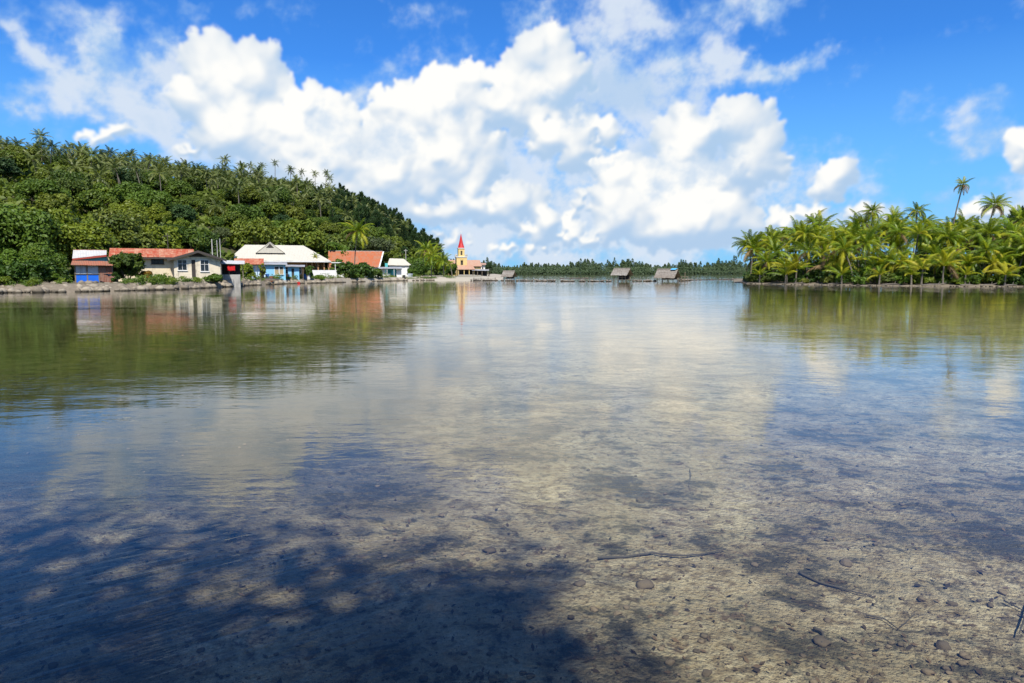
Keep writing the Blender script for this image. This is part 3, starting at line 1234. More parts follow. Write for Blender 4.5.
def palm_trunk(h, lean, seed, r=.15):
    """curved, ringed trunk that leans along +x; returns mesh and the crown point"""
    rs = random.Random(seed)
    pts, rad = [], []
    n = 9
    for k in range(n):
        t = k / (n - 1)
        pts.append(Vector((lean * h * (t ** 1.6), .03 * h * math.sin(t * 3 + seed), h * t - (.4 if k == 0 else 0))))
        rad.append(r * (1.55 - .75 * min(1, t * 6) if t < .17 else .95 - .30 * t))
    mb = MB()
    mb.tube(pts, rad, 8)
    return mb.mesh('palm_trunk', BARK_PALM, True), pts[-1]


TRUNKS = {}


def trunk_for(h, lean, seed):
    key = (max(.5, round(h)), round(lean, 1), seed % 3)
    if key not in TRUNKS:
        TRUNKS[key] = palm_trunk(key[0], key[1], key[2])
    me, top = TRUNKS[key]
    k = h / key[0]                      # the same trunk shape, stretched to the height this palm has
    return me, Vector((top.x, top.y, top.z * k)), k


nut_mb = MB()
for k in range(7):
    a = k * 2.4
    cx, cy, cz = .2 * math.cos(a), .2 * math.sin(a), -.18 - .1 * (k % 3)
    ring = [(cx, cy, cz + .14), (cx + .1, cy, cz), (cx, cy + .1, cz), (cx - .1, cy, cz), (cx, cy - .1, cz), (cx, cy, cz - .14)]
    for f in ((0, 1, 2), (0, 2, 3), (0, 3, 4), (0, 4, 1), (5, 2, 1), (5, 3, 2), (5, 4, 3), (5, 1, 4)):
        nut_mb.poly([ring[i] for i in f])
NUTS = nut_mb.mesh('coconut_bunch', NUT)


def palm(name, loc, h, lean, rz, s, seed, label, group=None, nf=20, old=.2, dry=.06, wind=0.0, young=False):
    """coconut palm built frond by frond"""
    rs = random.Random(seed)
    e = empty(name, loc, rz, label, 'palm tree', group)
    tm, top, tk = trunk_for(h, lean, seed)
    put('trunk', tm, e, scale=(1, 1, tk))
    tilt = Euler((rs.uniform(-.3, .3), rs.uniform(-.3, .3), 0)).to_matrix()
    gap = rs.uniform(0, 6.28)
    for k in range(nf):
        u = (k + .5) / nf
        az = k * 2.39996 + rs.uniform(-.25, .25)
        if young:
            pitch = R(82 - 62 * u) + rs.uniform(-.1, .1)
            kind, shp = ('old' if rs.random() < old else 'green'), rs.choice((0, 1, 3))
        else:
            pitch = R(80 - 112 * u) + rs.uniform(-.2, .2)
            low = u > .72
            kind = 'dry' if (low and rs.random() < dry * 3) else ('old' if rs.random() < old * (1.8 if low else .5) else 'green')
            shp = 0 if u < .2 else rs.choice((0, 1, 3)) if u < .5 else rs.choice((1, 2, 4))
        ln = s * rs.uniform(.72, 1.12) * (.75 if u < .12 else 1.0)
        o = put('frond', FRONDS[kind][shp], e, top)
        if math.cos(az - gap) > .8 and rs.random() < .4:
            ln *= .7
        o.rotation_euler = (tilt @ Euler((rs.uniform(-.3, .3), -pitch, az), 'XYZ').to_matrix()).to_euler()
        o.scale = (ln, ln, ln)
    if not young and h > 4 and rs.random() < .5:
        put('coconut_bunch', NUTS, e, top)
    return e


def palm_crown_mesh(seed, mat, nf=18, L=1.0):
    """a whole crown as one mesh for palms seen from afar"""
    rs = random.Random(seed)
    V, Fc, T = [], [], []
    base = [frond_arrays(l, d, c, 13, 70 + i, .78, .17, .35) for i, (l, d, c) in enumerate(FROND_SHAPES)]
    for k in range(nf):
        u = (k + .5) / nf
        shp = 0 if u < .25 else rs.choice((0, 1, 3)) if u < .55 else rs.choice((1, 2, 4))
        v, f, t = base[shp]
        e = Euler((rs.uniform(-.3, .3), -(R(74 - 108 * u) + rs.uniform(-.15, .15)), k * 2.39996 + rs.uniform(-.3, .3)), 'XYZ').to_matrix()
        v2 = v @ np.array(e).T * L * rs.uniform(.8, 1.08)
        b = len(V)
        V += list(v2)
        Fc += [tuple(b + i for i in q) for q in f]
        sh = rs.uniform(-.15, .2)
        T += [x + sh for x in t]
    return mesh_mixed('palm_crown', V, Fc, T, mat)


PCROWN = [palm_crown_mesh(500 + i, FROND_HILL, 16 + i % 3) for i in range(5)]


def far_palm(name, loc, h, lean, rz, s, seed, label, group):
    e = empty(name, loc, rz, label, 'palm tree', group)
    tm, top, tk = trunk_for(h, lean, seed)
    put('trunk', tm, e, scale=(1, 1, tk))
    o = put('crown', PCROWN[seed % 5], e, top)
    o.scale = (s, s, s)
    o.rotation_euler = (0, .25 * lean, seed * 1.3)
    return e


def bush(name, kindmat, loc, rx, rz, seed, label, group=None, leaves=2600, leaf=.2, lobes=20, rz_rot=0.0, cat='bush'):
    cm, cs = crown_mesh(name + '_leaves', kindmat, seed, rx, rx * .85, rz, lobes=lobes, leaves=leaves, leaf=leaf, lobe_r=(.24, .42), down=-.7)
    e = empty(name, loc, rz_rot, label, cat, group)
    put('foliage', cm, e, (0, 0, rz * .72))
    mb = MB()
    rs = random.Random(seed)
    for i in range(min(7, len(cs))):
        c = Vector(cs[i]) + Vector((0, 0, rz * .72))
        mb.tube([(rs.uniform(-.1, .1), rs.uniform(-.1, .1), -.3), Vector((c.x * .5, c.y * .5, c.z * .5)), c], [.05, .035, .015], 5)
    mb.build('stem', BARK, e, True)
    return e


# --- the wooded hill -------------------------------------------------
def hz(x, y):
    return hill_z(x, y)


placed = []


def free(x, y, r):
    for (a, b, c) in placed:
        if (a - x) ** 2 + (b - y) ** 2 < (r + c) ** 2:
            return False
    return True


# palms that stand clear of the skyline, measured in the picture: (px, py of the crown centre)
SKY_PALMS = [(49, 136, 1.35), (169, 161, .8), (229, 160, 1.0), (245, 165, .8), (254, 166, .8), (266, 166, .8), (278, 163, .75), (294, 170, .95), (305, 172, .75), (318, 174, .75), (329, 173, .75), (332, 178, .9), (92, 149, .8), (137, 154, .9)]
skyl = sorted(SKY_PALMS)
ordn = ['first', 'second', 'third', 'fourth', 'fifth', 'sixth', 'seventh', 'eighth', 'ninth', 'tenth', 'eleventh', 'twelfth', 'thirteenth', 'fourteenth', 'fifteenth', 'sixteenth', 'seventeenth', 'eighteenth', 'nineteenth', 'twentieth',
        'twenty-first', 'twenty-second', 'twenty-third', 'twenty-fourth', 'twenty-fifth', 'twenty-sixth', 'twenty-seventh', 'twenty-eighth', 'twenty-ninth', 'thirtieth', 'thirty-first', 'thirty-second', 'thirty-third', 'thirty-fourth', 'thirty-fifth', 'thirty-sixth']
for i, (px, py, s) in enumerate(skyl):
    f, r, h = hill_params(px)
    y = r - 1
    x = X(px, y)
    zc = Z(py, y)
    z0 = hz(x, y)
    hh = max(4.0, zc - z0)
    tm_h = round(hh)
    lab = '%s palm from the left of those standing clear above the wooded hill skyline' % ordn[i]
    e = far_palm('coconut_palm', (x, y, zc - hh), hh, .0, i * 1.7, s * .85, i, lab, 'palms on the hill skyline')

# named trees near the shore, then the mass of the hillside
NEAR = [  # px, base depth, crown top row, kind, name label
    (118, 112, 207, NK[0], 1.15, 'large rounded olive green tree on the slope above the bush-covered shack'),
    (22, 88, 203, NK[1], 1.25, 'broad leafy tree at the left edge on the slope below the palms'),
    (55, 92, 204, NK[2], 1.0, 'yellow-green leafy tree between two broad trees left of the shacks'),
    (150, 116, 222, LK[0], .9, 'bright green tree rising behind the red-roofed cream house'),
    (190, 122, 226, HK[1], .9, 'dense green tree behind the gable of the cream house'),
    (222, 146, 226, GK[0], .95, 'pale silvery tree with bare grey stems right of the cream house'),
    (40, 79, 243, NK[2], .62, 'low shore tree on the rocks left of the blue shack'),
    (8, 76, 248, LK[1], .55, 'light green shore tree at the far left edge over the rocks'),
    (330, 172, 240, LK[0], .95, 'yellow-green tree behind the right end of the white roof'),
    (386, 205, 247, LK[1], .95, 'rounded yellow-green tree behind the orange roof gable'),
    (374, 196, 234, GK[1], 1.0, 'pale leafy tree just right of the tall palm over the orange roof'),
    (338, 180, 232, HK[2], 1.1, 'green tree left of the tall palm behind the orange roof'),
    (300, 165, 218, HK[3], 1.3, 'tall green tree rising behind the ridge of the white roof'),
    (256, 150, 216, HK[4], 1.2, 'dark-hearted green tree behind the left slope of the white roof'),
    (10, 165, 157, DK[1], 1.0, 'dark flat-topped tree high on the slope at the left edge among palms'),
    (80, 96, 226, LK[0], .8, 'small bright tree behind the white and teal house'),
]
for i, (px, y, top, kind, s, lab) in enumerate(NEAR):
    x = X(px, y)
    z0 = hz(x, y)
    zt = Z(top, y)
    cm = kind[0]
    full = kind[2] + max(v.co.z for v in cm.vertices)
    k = max(.4, (zt - z0) / full)
    e = plant_tree('broadleaf_tree', kind, (x, y, z0), i * 1.9, k, lab, 'tree', 'trees by the shore houses')
    placed.append((x, y, 2.4 * k))

# understorey, one mass that nobody could count
def undergrowth(n=52000):
    rs = np.random.RandomState(77)
    px = rs.uniform(-420, 452, n)
    f = np.interp(px, [p[0] for p in FOOT], [p[1] for p in FOOT])
    r = np.interp(px, [p[0] for p in RIDGE], [p[1] for p in RIDGE])
    tau = rs.rand(n) ** .9 * 1.04
    y = f - 6 + tau * (r - f + 6)
    x = (px - 512) / F * math.cos(PITCH) * y
    # sample heights on a coarse table for speed
    gp = np.linspace(-420, 452, 110)
    gt = np.linspace(0, 1.05, 60)
    tab = np.zeros((110, 60))
    for i, p in enumerate(gp):
        ff, rr = interp(p, FOOT), interp(p, RIDGE)
        for j, q in enumerate(gt):
            yy_ = ff - 6 + q * (rr - ff + 6)
            tab[i, j] = hz(X(p, yy_), yy_)
    z = sample(tab, (tau / 1.05) * 59, (px + 420) / 872 * 109)
    clump = fbm(x, y, 7.0, 3, .55, 31)
    hgt = 1.5 + 1.9 * np.clip(clump, -1, 1)
    p = np.stack([x + rs.randn(n) * .2, y, z + hgt * rs.rand(n) ** .6], -1)
    nrm = rs.randn(n, 3) * .7 + np.array([0, -.35, .9])
    nrm /= np.linalg.norm(nrm, axis=1, keepdims=True)
    co, fc = quads_from(p, nrm, .45 + .55 * rs.rand(n), .6, rs)
    o = link('undergrowth', np_mesh('undergrowth', co, fc, LEAF_HILL, np.clip(.35 + .3 * clump + .3 * rs.rand(n), 0, 1)))
    tag(o, 'dense green undergrowth covering the slope between the hill trees', 'undergrowth', kind='stuff')


undergrowth()

npalm = nbroad = niron = 0
extra = []
rs_ = random.Random(21)
cands = []
for k in range(5200):
    px = rs_.uniform(-90, 440)
    f, r, h = hill_params(px)
    tau = rs_.random() ** .85
    cands.append((px, tau))


def zone(px, tau):
    lv = 'low on the hillside' if tau < .38 else 'midway up the hillside' if tau < .72 else 'near the top of the hillside'
    ab = 'at the far left' if px < 68 else 'above the blue shack' if px < 140 else 'above the cream house' if px < 225 else 'above the white hall' if px < 335 else 'above the orange roof'
    return lv + ' ' + ab


for px, tau in cands:
    f, r, h = hill_params(px)
    y = f - 2 + tau * (r - f + 2)
    x = X(px, y)
    if any(abs(px - q[0]) < 30 * q[4] and y < q[1] + 4 and q[1] > 84 for q in NEAR):
        continue
    # casuarinas on the right shoulder, palms high up on the left, broadleaf below
    right = px > 330 + 40 * (rs_.random() - .5) and tau > .35
    pp = .05 + .75 * max(0, min(1, (tau - .33) / .35))
    if px < 60:
        pp = .08 + .75 * max(0, min(1, (tau - .45) / .3))
    kind = 'iron' if (right and rs_.random() < .5) else ('palm' if rs_.random() < pp else 'broad')
    rad = {'iron': 1.7, 'palm': 1.9, 'broad': 3.0}[kind] * (1.0 if px > -20 else 1.4)
    if not free(x, y, rad):
        continue
    z = hz(x, y)
    if kind == 'palm' and npalm < 165:
        h_ = rs_.choice((5, 6, 7, 8)) if tau < .8 else rs_.choice((4, 4, 5))
        placed.append((x, y, rad))
        npalm += 1
        far_palm('coconut_palm', (x, y, z), h_, rs_.choice((0, .1, .2)), rs_.uniform(0, 6.28), rs_.uniform(.72, 1.0), rs_.randrange(50), 'palm among crowded crowns ' + zone(px, tau), 'palms covering the hillside')
    elif kind == 'palm' and len(extra) < 130:
        placed.append((x, y, rad))
        extra.append((x, y, z, rs_.choice((5, 6, 7)) if tau < .8 else 4, rs_.uniform(.72, 1.0), rs_.randrange(50), rs_.uniform(0, 6.28)))
    elif kind == 'broad' and nbroad < 285:
        placed.append((x, y, rad))
        nbroad += 1
        kk = rs_.choice(HK + [HK[0], HK[3], LK[1], DK[0]]) if not right else rs_.choice(DK + [HK[2]])
        plant_tree('broadleaf_tree', kk, (x, y, z - .3), rs_.uniform(0, 6.28), rs_.choice((.6, .75, .9, 1.05, 1.2)), 'leafy green tree in the mass ' + zone(px, tau), 'tree', 'broadleaf trees covering the hillside')
    elif kind == 'iron' and niron < 200:
        placed.append((x, y, rad))
        niron += 1
        plant_tree('ironwood_tree', rs_.choice(IK), (x, y, z - .3), rs_.uniform(0, 6.28), rs_.uniform(.75, 1.15), 'dark feathery ironwood ' + zone(px, tau), 'tree', 'ironwoods on the hill shoulder')


def palm_mass(items):
    """the remaining palms of the slope, past what can be counted"""
    V, Fc, T = [], [], []
    b = 0
    src = []
    for me in PCROWN:
        co = np.zeros(len(me.vertices) * 3, dtype=np.float32)
        me.vertices.foreach_get('co', co)
        tv = np.zeros(len(me.polygons), dtype=np.float32)
        me.attributes['tint'].data.foreach_get('value', tv)
        src.append((co.reshape(-1, 3), [tuple(p.vertices) for p in me.polygons], tv))
    for (x, y, z, h, s, k, a) in items:
        co, fc, tv = src[k % 5]
        ca, sa = math.cos(a), math.sin(a)
        q = co @ np.array([[ca, sa, 0], [-sa, ca, 0], [0, 0, 1]]) * s + np.array([x, y, z + h])
        V += q.tolist()
        Fc += [tuple(b + i for i in f) for f in fc]
        T += (tv + .25 * (rs_.random() - .5)).tolist()
        b += len(q)
    o = link('hill_palm_crowns', mesh_mixed('hill_palm_crowns', V, Fc, T, FROND_HILL))
    tag(o, 'further palm crowns crowding the wooded hillside', 'palm crowns', kind='stuff')


palm_mass(extra)
print('hill', npalm, len(extra), nbroad, niron)


# ------------------------------------------------------------------ the palm grove on the right-hand islet
def bankd(px):
    return float(np.interp(px, rb_px, rb_dep))


def grove_palm(px, py, back, s, label, group, lean=0.0, rz=None, nf=20, seed=0, old=.2, young=False, hmin=1.0, dry=.06, base_px=None):
    y = bankd(px) + back
    zc = Z(py, y)
    bp = px if base_px is None else base_px
    x0 = X(bp, y)
    z0 = islet_z(x0, y)
    h = max(hmin, zc - z0)
    if base_px is not None:
        lean = (X(px, y) - x0) / h
        rz = 0.0
    hk = max(.5, round(h))
    ln = round(lean, 1)
    r_ = prnd.uniform(0, 6.28) if rz is None else rz
    e = palm('coconut_palm', (x0, y, zc - h), h, ln, r_, s, seed, label, group, nf, old, dry, 0, young)
    return e


# tall palms that rise out of the grove
TALL = [
    (955, 184, 22, .58, 'very tall thin palm with a small ragged yellowing crown leaning above the grove', 948, 13, .55),
    (872, 212, 20, .74, 'tall dark palm at the left of three rising together behind the grove', 869, 18, .08),
    (893, 217, 18, .70, 'tall palm with yellowing lower fronds, middle one of three together', 890, 17, .35),
    (912, 211, 22, .68, 'tall palm at the right of three rising together behind the grove', 914, 18, .12),
    (985, 205, 19, .85, 'tall broad dark green palm near the right edge above the grove', 981, 20, .08),
    (1019, 219, 16, 1.0, 'tall palm cut by the right edge of the picture', 1016, 20, .15),
    (749, 243, 7, .90, 'dark green palm at the left tip of the islet', 752, 20, .05),
    (768, 240, 13, .95, 'tall palm second from the left tip of the islet', 771, 20, .12),
    (797, 234, 17, 1.05, 'tall bushy palm behind the left part of the grove', 795, 21, .16),
    (822, 238, 16, .95, 'green palm behind the grove left of the three tall ones', 825, 20, .12),
    (845, 233, 20, .90, 'small-crowned palm on the grove skyline left of the three tall ones', 845, 19, .15),
    (935, 236, 18, .95, 'palm on the grove skyline below the very tall leaning one', 938, 20, .2),
    (958, 232, 20, .95, 'palm on the grove skyline at the foot of the very tall leaning one', 955, 20, .12),
    (1003, 236, 12, 1.0, 'leafy palm left of the palm cut by the right edge', 1000, 20, .25),
]
for i, (px, py, back, s, lab, bp, nf, old) in enumerate(TALL):
    grove_palm(px, py, back, s, lab, 'tall palms of the grove', nf=nf + 8, seed=900 + i, old=old, base_px=bp, dry=.25 if i == 0 else .08)

rg = random.Random(33)
# front row along the water
front = []
px = 752.0
while px < 1075:
    front.append(px)
    px += rg.uniform(8.5, 13.0)
n_in = 0
for i, px in enumerate(front):
    py = rg.uniform(242, 268)
    yg = rg.random() < .2
    inside = px < 1024
    n_in += inside
    lab = ('%s palm from the left in the front row of the grove along the water' % ordn[n_in - 1]) if inside else 'palm of the grove front row beyond the right edge'
    if yg:
        grove_palm(px, rg.uniform(266, 271), rg.uniform(1.5, 3.5), rg.uniform(.75, .95), lab, 'front row of the grove', nf=12, seed=1000 + i, old=.5, young=True, hmin=.6)
    else:
        grove_palm(px, py, rg.uniform(2.0, 6.0), rg.uniform(.85, 1.08), lab, 'front row of the grove', lean=rg.choice((0, .1, .2, .3)), nf=25, seed=1000 + i, old=rg.choice((.05, .15, .3, .6)))
# middle and back of the grove
for row, (b0, b1, p0, p1, st) in enumerate(((7, 12, 232, 252, 14.0), (12, 19, 227, 243, 14.0), (20, 30, 223, 238, 16.0))):
    px = 757.0 + 6 * row
    k = 0
    while px < 1075:
        py = rg.uniform(p0, p1) + max(0, (800 - px) * .22)
        grove_palm(px, py, rg.uniform(b0, b1), rg.uniform(.75, 1.15), ('palm crown packed among others in the %s of the grove' % ('second row', 'middle', 'back')[row]), 'palms packed in the grove row %d' % (row + 2), lean=rg.choice((0, .1, .2)), nf=24, seed=1200 + 100 * row + k, old=rg.choice((.03, .1, .2, .5)))
        px += rg.uniform(.75, 1.25) * st
        k += 1
# low young palms sprouting at the water's edge, seen between the trunks
for i, (px, s, o_) in enumerate(((786, .85, .75), (842, .8, .55), (912, .7, .5), (760, .65, .2), (1006, .7, .7), (880, .6, .4), (966, .6, .35))):
    grove_palm(px, 275, 1.2, s, '%s low trunkless young palm from the left at the foot of the grove' % ordn[[x for x, *_ in sorted(((786,), (842,), (912,), (760,), (1006,), (880,), (966,)))].index(px)], 'young palms at the water', nf=11, seed=1500 + i, old=o_, young=True, hmin=.4)

for i, (px, back, s, lab) in enumerate(((1016, 24, 1.35, 'bare-branched ironwood behind the palms at the right edge'), (972, 26, 1.05, 'grey feathery ironwood left of the tall broad palm'), (926, 28, .95, 'thin ironwood right of the three tall palms'))):
    y = bankd(px) + back
    plant_tree('ironwood_tree', IK[i], (X(px, y), y, islet_z(X(px, y), y) - .2), i * 2., s, lab, 'tree', 'ironwoods behind the grove')


def grove_undergrowth(n=26000):
    rs = np.random.RandomState(78)
    px = rs.uniform(744, 1090, n)
    bd = np.interp(px, rb_px, rb_dep)
    back = rs.uniform(2.0, 34, n)
    y = bd + back
    x = (px - 512) / F * math.cos(PITCH) * y
    clump = fbm(x, y, 3.5, 3, .6, 35)
    hgt = np.clip(1.0 + .12 * back + 2.6 * clump, .1, 5.5) * np.clip((px - 742) / 22, .3, 1)
    p = np.stack([x, y, .4 + hgt * rs.rand(n) ** .55], -1)
    nrm = rs.randn(n, 3) * .7 + np.array([0, -.3, .9])
    nrm /= np.linalg.norm(nrm, axis=1, keepdims=True)
    co, fc = quads_from(p, nrm, .16 + .28 * rs.rand(n), .5, rs)
    o = link('grove_undergrowth', np_mesh('grove_undergrowth', co, fc, LEAF_BUSH, np.clip(.3 + .3 * clump + .3 * rs.rand(n), 0, 1)))
    tag(o, 'leafy scrub filling the grove between the palm trunks', 'undergrowth', kind='stuff')


grove_undergrowth()
gb = random.Random(19)
GB = [(x + gb.uniform(-5, 5)) for x in range(750, 1040, 14)]
for i, px in enumerate(GB):
    y = bankd(px) + gb.uniform(1.2, 3.2)
    x = X(px, y)
    r_ = gb.uniform(.7, 1.7)
    bush('leafy_bush', gb.choice((LEAF_LIGHT, LEAF_BUSH, LEAF_BUSH, LEAF_OLIVE)), (x, y, islet_z(x, y)), r_, r_ * gb.uniform(.5, .8), 800 + i, '%s bush from the left growing at the foot of the palm grove' % ordn[i], 'bushes at the foot of the grove', leaves=1500, leaf=.13, lobes=18)


# ------------------------------------------------------------------ far shore wood
def far_wood():
    rs = np.random.RandomState(91)
    P, Nn, S, T = [], [], [], []
    for k in range(520):
        px = rs.uniform(440, 830)
        y = FAR + 4 + 60 * rs.rand() ** 1.4
        x = X(px, y)
        conif = rs.rand() < .55
        env = 10.5 + 2.0 * math.sin(px * .045) + 1.6 * math.sin(px * .13 + 1) + (1.5 if 610 < px < 690 else 0)
        h = env * rs.uniform(.7, 1.12) * (1.25 if conif and rs.rand() < .22 else 1)
        n = 260
        t = rs.rand(n) ** 1.25
        a = rs.rand(n) * 6.283
        if conif:
            w = (1 - t) ** .7 * h * .26 + .25
            z = h * (.15 + .85 * t)
        else:
            z = h * (.12 + .8 * t)
            w = np.sin(np.pi * np.clip(.25 + .72 * t, 0, 1)) * h * .34
        q = w * rs.rand(n) ** .5
        P.append(np.stack([x + np.cos(a) * q, y + np.sin(a) * q, .7 + z], -1))
        nn = rs.randn(n, 3) * .6 + np.stack([np.cos(a), np.sin(a), np.full(n, .7)], -1)
        Nn.append(nn / np.linalg.norm(nn, axis=1, keepdims=True))
        S.append(.35 + .5 * rs.rand(n))
        T.append(np.clip((.15 if conif else .45) + .2 * rs.rand() + .35 * rs.rand(n), 0, 1))
    # low light green scrub at the water
    n = 16000
    px = rs.uniform(440, 830, n)
    y = FAR - 1 + 14 * rs.rand(n)
    P.append(np.stack([(px - 512) / F * y, y, .5 + 6.5 * rs.rand(n) ** 1.3], -1))
    nn = rs.randn(n, 3) * .5 + np.array([0, -.6, .6])
    Nn.append(nn / np.linalg.norm(nn, axis=1, keepdims=True))
    S.append(.4 + .4 * rs.rand(n))
    T.append(np.clip(.35 + .6 * rs.rand(n), 0, 1))
    n = 14000
    px = rs.uniform(440, 830, n)
    y = FAR - 2 + 6 * rs.rand(n)
    P.append(np.stack([(px - 512) / F * y, y, .1 + 3.2 * rs.rand(n)], -1))
    nn = rs.randn(n, 3) * .5 + np.array([0, -.7, .5])
    Nn.append(nn / np.linalg.norm(nn, axis=1, keepdims=True))
    S.append(.45 + .4 * rs.rand(n))
    T.append(np.clip(.25 + .6 * rs.rand(n), 0, 1))
    co, fc = quads_from(np.concatenate(P), np.concatenate(Nn), np.concatenate(S), .6, rs)
    o = link('far_shore_wood', np_mesh('far_shore_wood', co, fc, LEAF_FAR, np.concatenate(T)))
    tag(o, 'low dark green wood along the far shore across the lagoon', 'wood', kind='stuff')


far_wood()


# ------------------------------------------------------------------ stones
def stone_field(name, pts, mat, label, seed, cat='rocks', flat=.65):
    """many uneven boulders as one mesh: pts = [(x, y, z, r)]"""
    import bmesh
    rs = np.random.RandomState(seed)
    bm = bmesh.new()
    bmesh.ops.create_icosphere(bm, subdivisions=2, radius=1.0)
    V0 = np.array([v.co[:] for v in bm.verts])
    F0 = np.array([[v.index for v in f.verts] for f in bm.faces])
    bm.free()
    pts = np.array(pts)
    n = len(pts)
    nv = len(V0)
    co = np.zeros((n, nv, 3))
    tint = np.zeros((n, len(F0)))
    for k in range(8):                                    # eight boulder shapes
        ax = rs.randn(9, 3)
        ax /= np.linalg.norm(ax, axis=1, keepdims=True)
        lim = .55 + .35 * rs.rand(9)
        V = V0.copy()
        for a, l in zip(ax, lim):                          # cut facets
            d = V @ a
            V -= np.outer(np.maximum(0, d - l), a)
        V *= 1 + .07 * rs.randn(nv, 1)
        V *= np.array([1, .75 + .3 * rs.rand(), flat])
        for i in range(k, n, 8):
            a = rs.rand() * 6.283
            ca, sa = math.cos(a), math.sin(a)
            M = np.array([[ca, -sa, 0], [sa, ca, 0], [0, 0, 1]])
            co[i] = (V @ M.T) * pts[i, 3] + pts[i, :3]
            tint[i] = rs.rand()
    fc = (F0[None] + (np.arange(n) * nv)[:, None, None]).reshape(-1, 3)
    me = np_mesh(name, co.reshape(-1, 3), fc, mat, tint.ravel())
    o = link(name, me)
    if label:
        tag(o, label, cat, kind='stuff')
    return o


def stone_material(name, a, b, wet=True):
    m, t, out = new_mat(name)
    co = t.n.new('ShaderNodeTexCoord').outputs['Object']
    tint = t.node('ShaderNodeAttribute', attribute_name='tint').outputs['Fac']
    n = t.noise(co, 3.5, 6, .65)
    c = t.mix(t.m('ADD', t.m('MULTIPLY', tint, .6), t.m('MULTIPLY', n, .4)), a, b)
    c = t.mix(t.rng(t.noise(co, 9, 4, .6), .55, .75, 0, .6), c, tuple(x * .4 for x in a))
    if wet:                                               # weed-stained at the waterline
        z = t.xyz(co)[2]
        c = t.mix(t.rng(z, .04, .28, .85, 0.0), c, (.035, .030, .020))
    principled(t, out, c, .9, 0, .2, bump(t, n, .7, .05))
    return m


SHORE_STONE = stone_material('shore_boulders', (.095, .076, .054), (.40, .34, .25))
WEIR_STONE = stone_material('weir_stones', (.10, .085, .07), (.30, .26, .21))
BED_STONE = stone_material('bed_rubble', (.035, .026, .017), (.26, .19, .12), wet=False)

rr = random.Random(5)
pts = []
for k in range(2300):
    px = rr.uniform(-60, 432)
    bd = float(np.interp(px, bank_px, bank_dep))
    if rr.random() < .45 + .5 * math.sin(px * .21) * math.sin(px * .083 + 2):
        continue
    d = rr.uniform(-1.2, 2.6)
    y = bd + d
    big = rr.random() ** 2.2
    r = .10 + .55 * big
    pts.append((X(px, y), y, max(0.0, .04 + .27 * max(0, d)) * rr.uniform(.7, 1.1), r))
stone_field('shore_rocks', pts, SHORE_STONE, 'pale coral boulders piled along the left shore at the waterline', 12, flat=.82)
pts = []
for k in range(300):
    px = rr.uniform(738, 1080)
    y = bankd(px) + rr.uniform(-.8, 1.4)
    pts.append((X(px, y), y, .04, .05 + .17 * rr.random() ** 3))
stone_field('islet_shore_stones', pts, SHORE_STONE, 'scattered stones and coral rubble along the foot of the palm grove', 13)
# the old stone fish weir in the lagoon
pts = []
for (a, b) in (((470, 280.6), (520, 281.0)), ((520, 281.0), (556, 281.4)), ((556, 281.4), (612, 281.6)), ((632, 281.4), (656, 281.3)), ((680, 281.2), (690, 280.6)), ((560, 278.6), (595, 278.2)), ((690, 280.2), (738, 279.4))):
    A, B_ = ground(*a), ground(*b)
    L = (B_ - A).length
    low = b[0] > 700 or (a[0] == 560)
    for k in range(int(L * (5 if not low else 2.5))):
        p = A.lerp(B_, rr.random())
        pts.append((p.x, p.y + rr.uniform(-.55, .55), rr.uniform(.0, .26) * (1 if not low else .4), rr.uniform(.16, .40)))
stone_field('stone_fish_weir', pts, WEIR_STONE, 'long low wall of dark stones crossing the lagoon beside the thatched huts', 14)
# rubble on the near bed
pts = []
for k in range(2600):
    px, py = rr.uniform(-120, 1150), 683 - 330 * rr.random() ** 1.25 + 60
    g = ground(px, py, -.3)
    z = float(bed_z(g.x, g.y))
    r = .006 + .030 * rr.random() ** 6
    pts.append((g.x, g.y, z + r * .25, r))
stone_field('lagoon_rubble', pts, BED_STONE, 'coral rubble and shell bits strewn over the shallow lagoon bed', 15, 'rubble', .55)
for i, (px, py, r, lab) in enumerate(((823, 640, .06, 'dark flat stone on the lagoon bed below the broken stick'), (580, 583, .05, 'small brown stone on the bed left of the long stick'), (757, 627, .045, 'round reddish stone on the lagoon bed near the bottom right'),
                                      (645, 584, .07, 'brown coral lump on the bed under the long stick'), (490, 546, .06, 'dark lump on the pale sand left of the long stick'), (944, 645, .06, 'dark red coral lump near the bottom right corner'), (640, 493, .07, 'lone dark stone on the pale sand further out'), (846, 560, .06, 'dark pebble on the bed above the straight stick'))):
    g = ground(px, py, -.3)
    o = stone_field('bed_stone', [(0, 0, r * .2, r)], BED_STONE, None, 40 + i, flat=.5)
    o.location = (g.x, g.y, float(bed_z(g.x, g.y)))
    tag(o, lab, 'stone', 'stones on the lagoon bed')


# sticks lying on the bed
STICK = plain('waterlogged_wood', (.075, .060, .042), .8, .4, 8)


def stick(pix, r, label, group='sticks on the lagoon bed', lift=.02):
    P = []
    for (px, py) in pix:
        g = ground(px, py, -.31)
        P.append(Vector((g.x, g.y, float(bed_z(g.x, g.y)) + lift)))
    base = P[0].copy()
    e = MB()
    Q = []
    for a, b in zip(P[:-1], P[1:]):
        for k in range(4):
            Q.append(a.lerp(b, k / 4) - base + Vector((rr.uniform(-1, 1), rr.uniform(-1, 1), 0)) * r * .5)
    Q.append(P[-1] - base)
    e.tube(Q, [r * (1 - .6 * k / len(Q)) for k in range(len(Q))], 6)
    o = e.build('sunken_stick', STICK, None, True)
    o.location = base
    tag(o, label, 'stick', group)
    return o


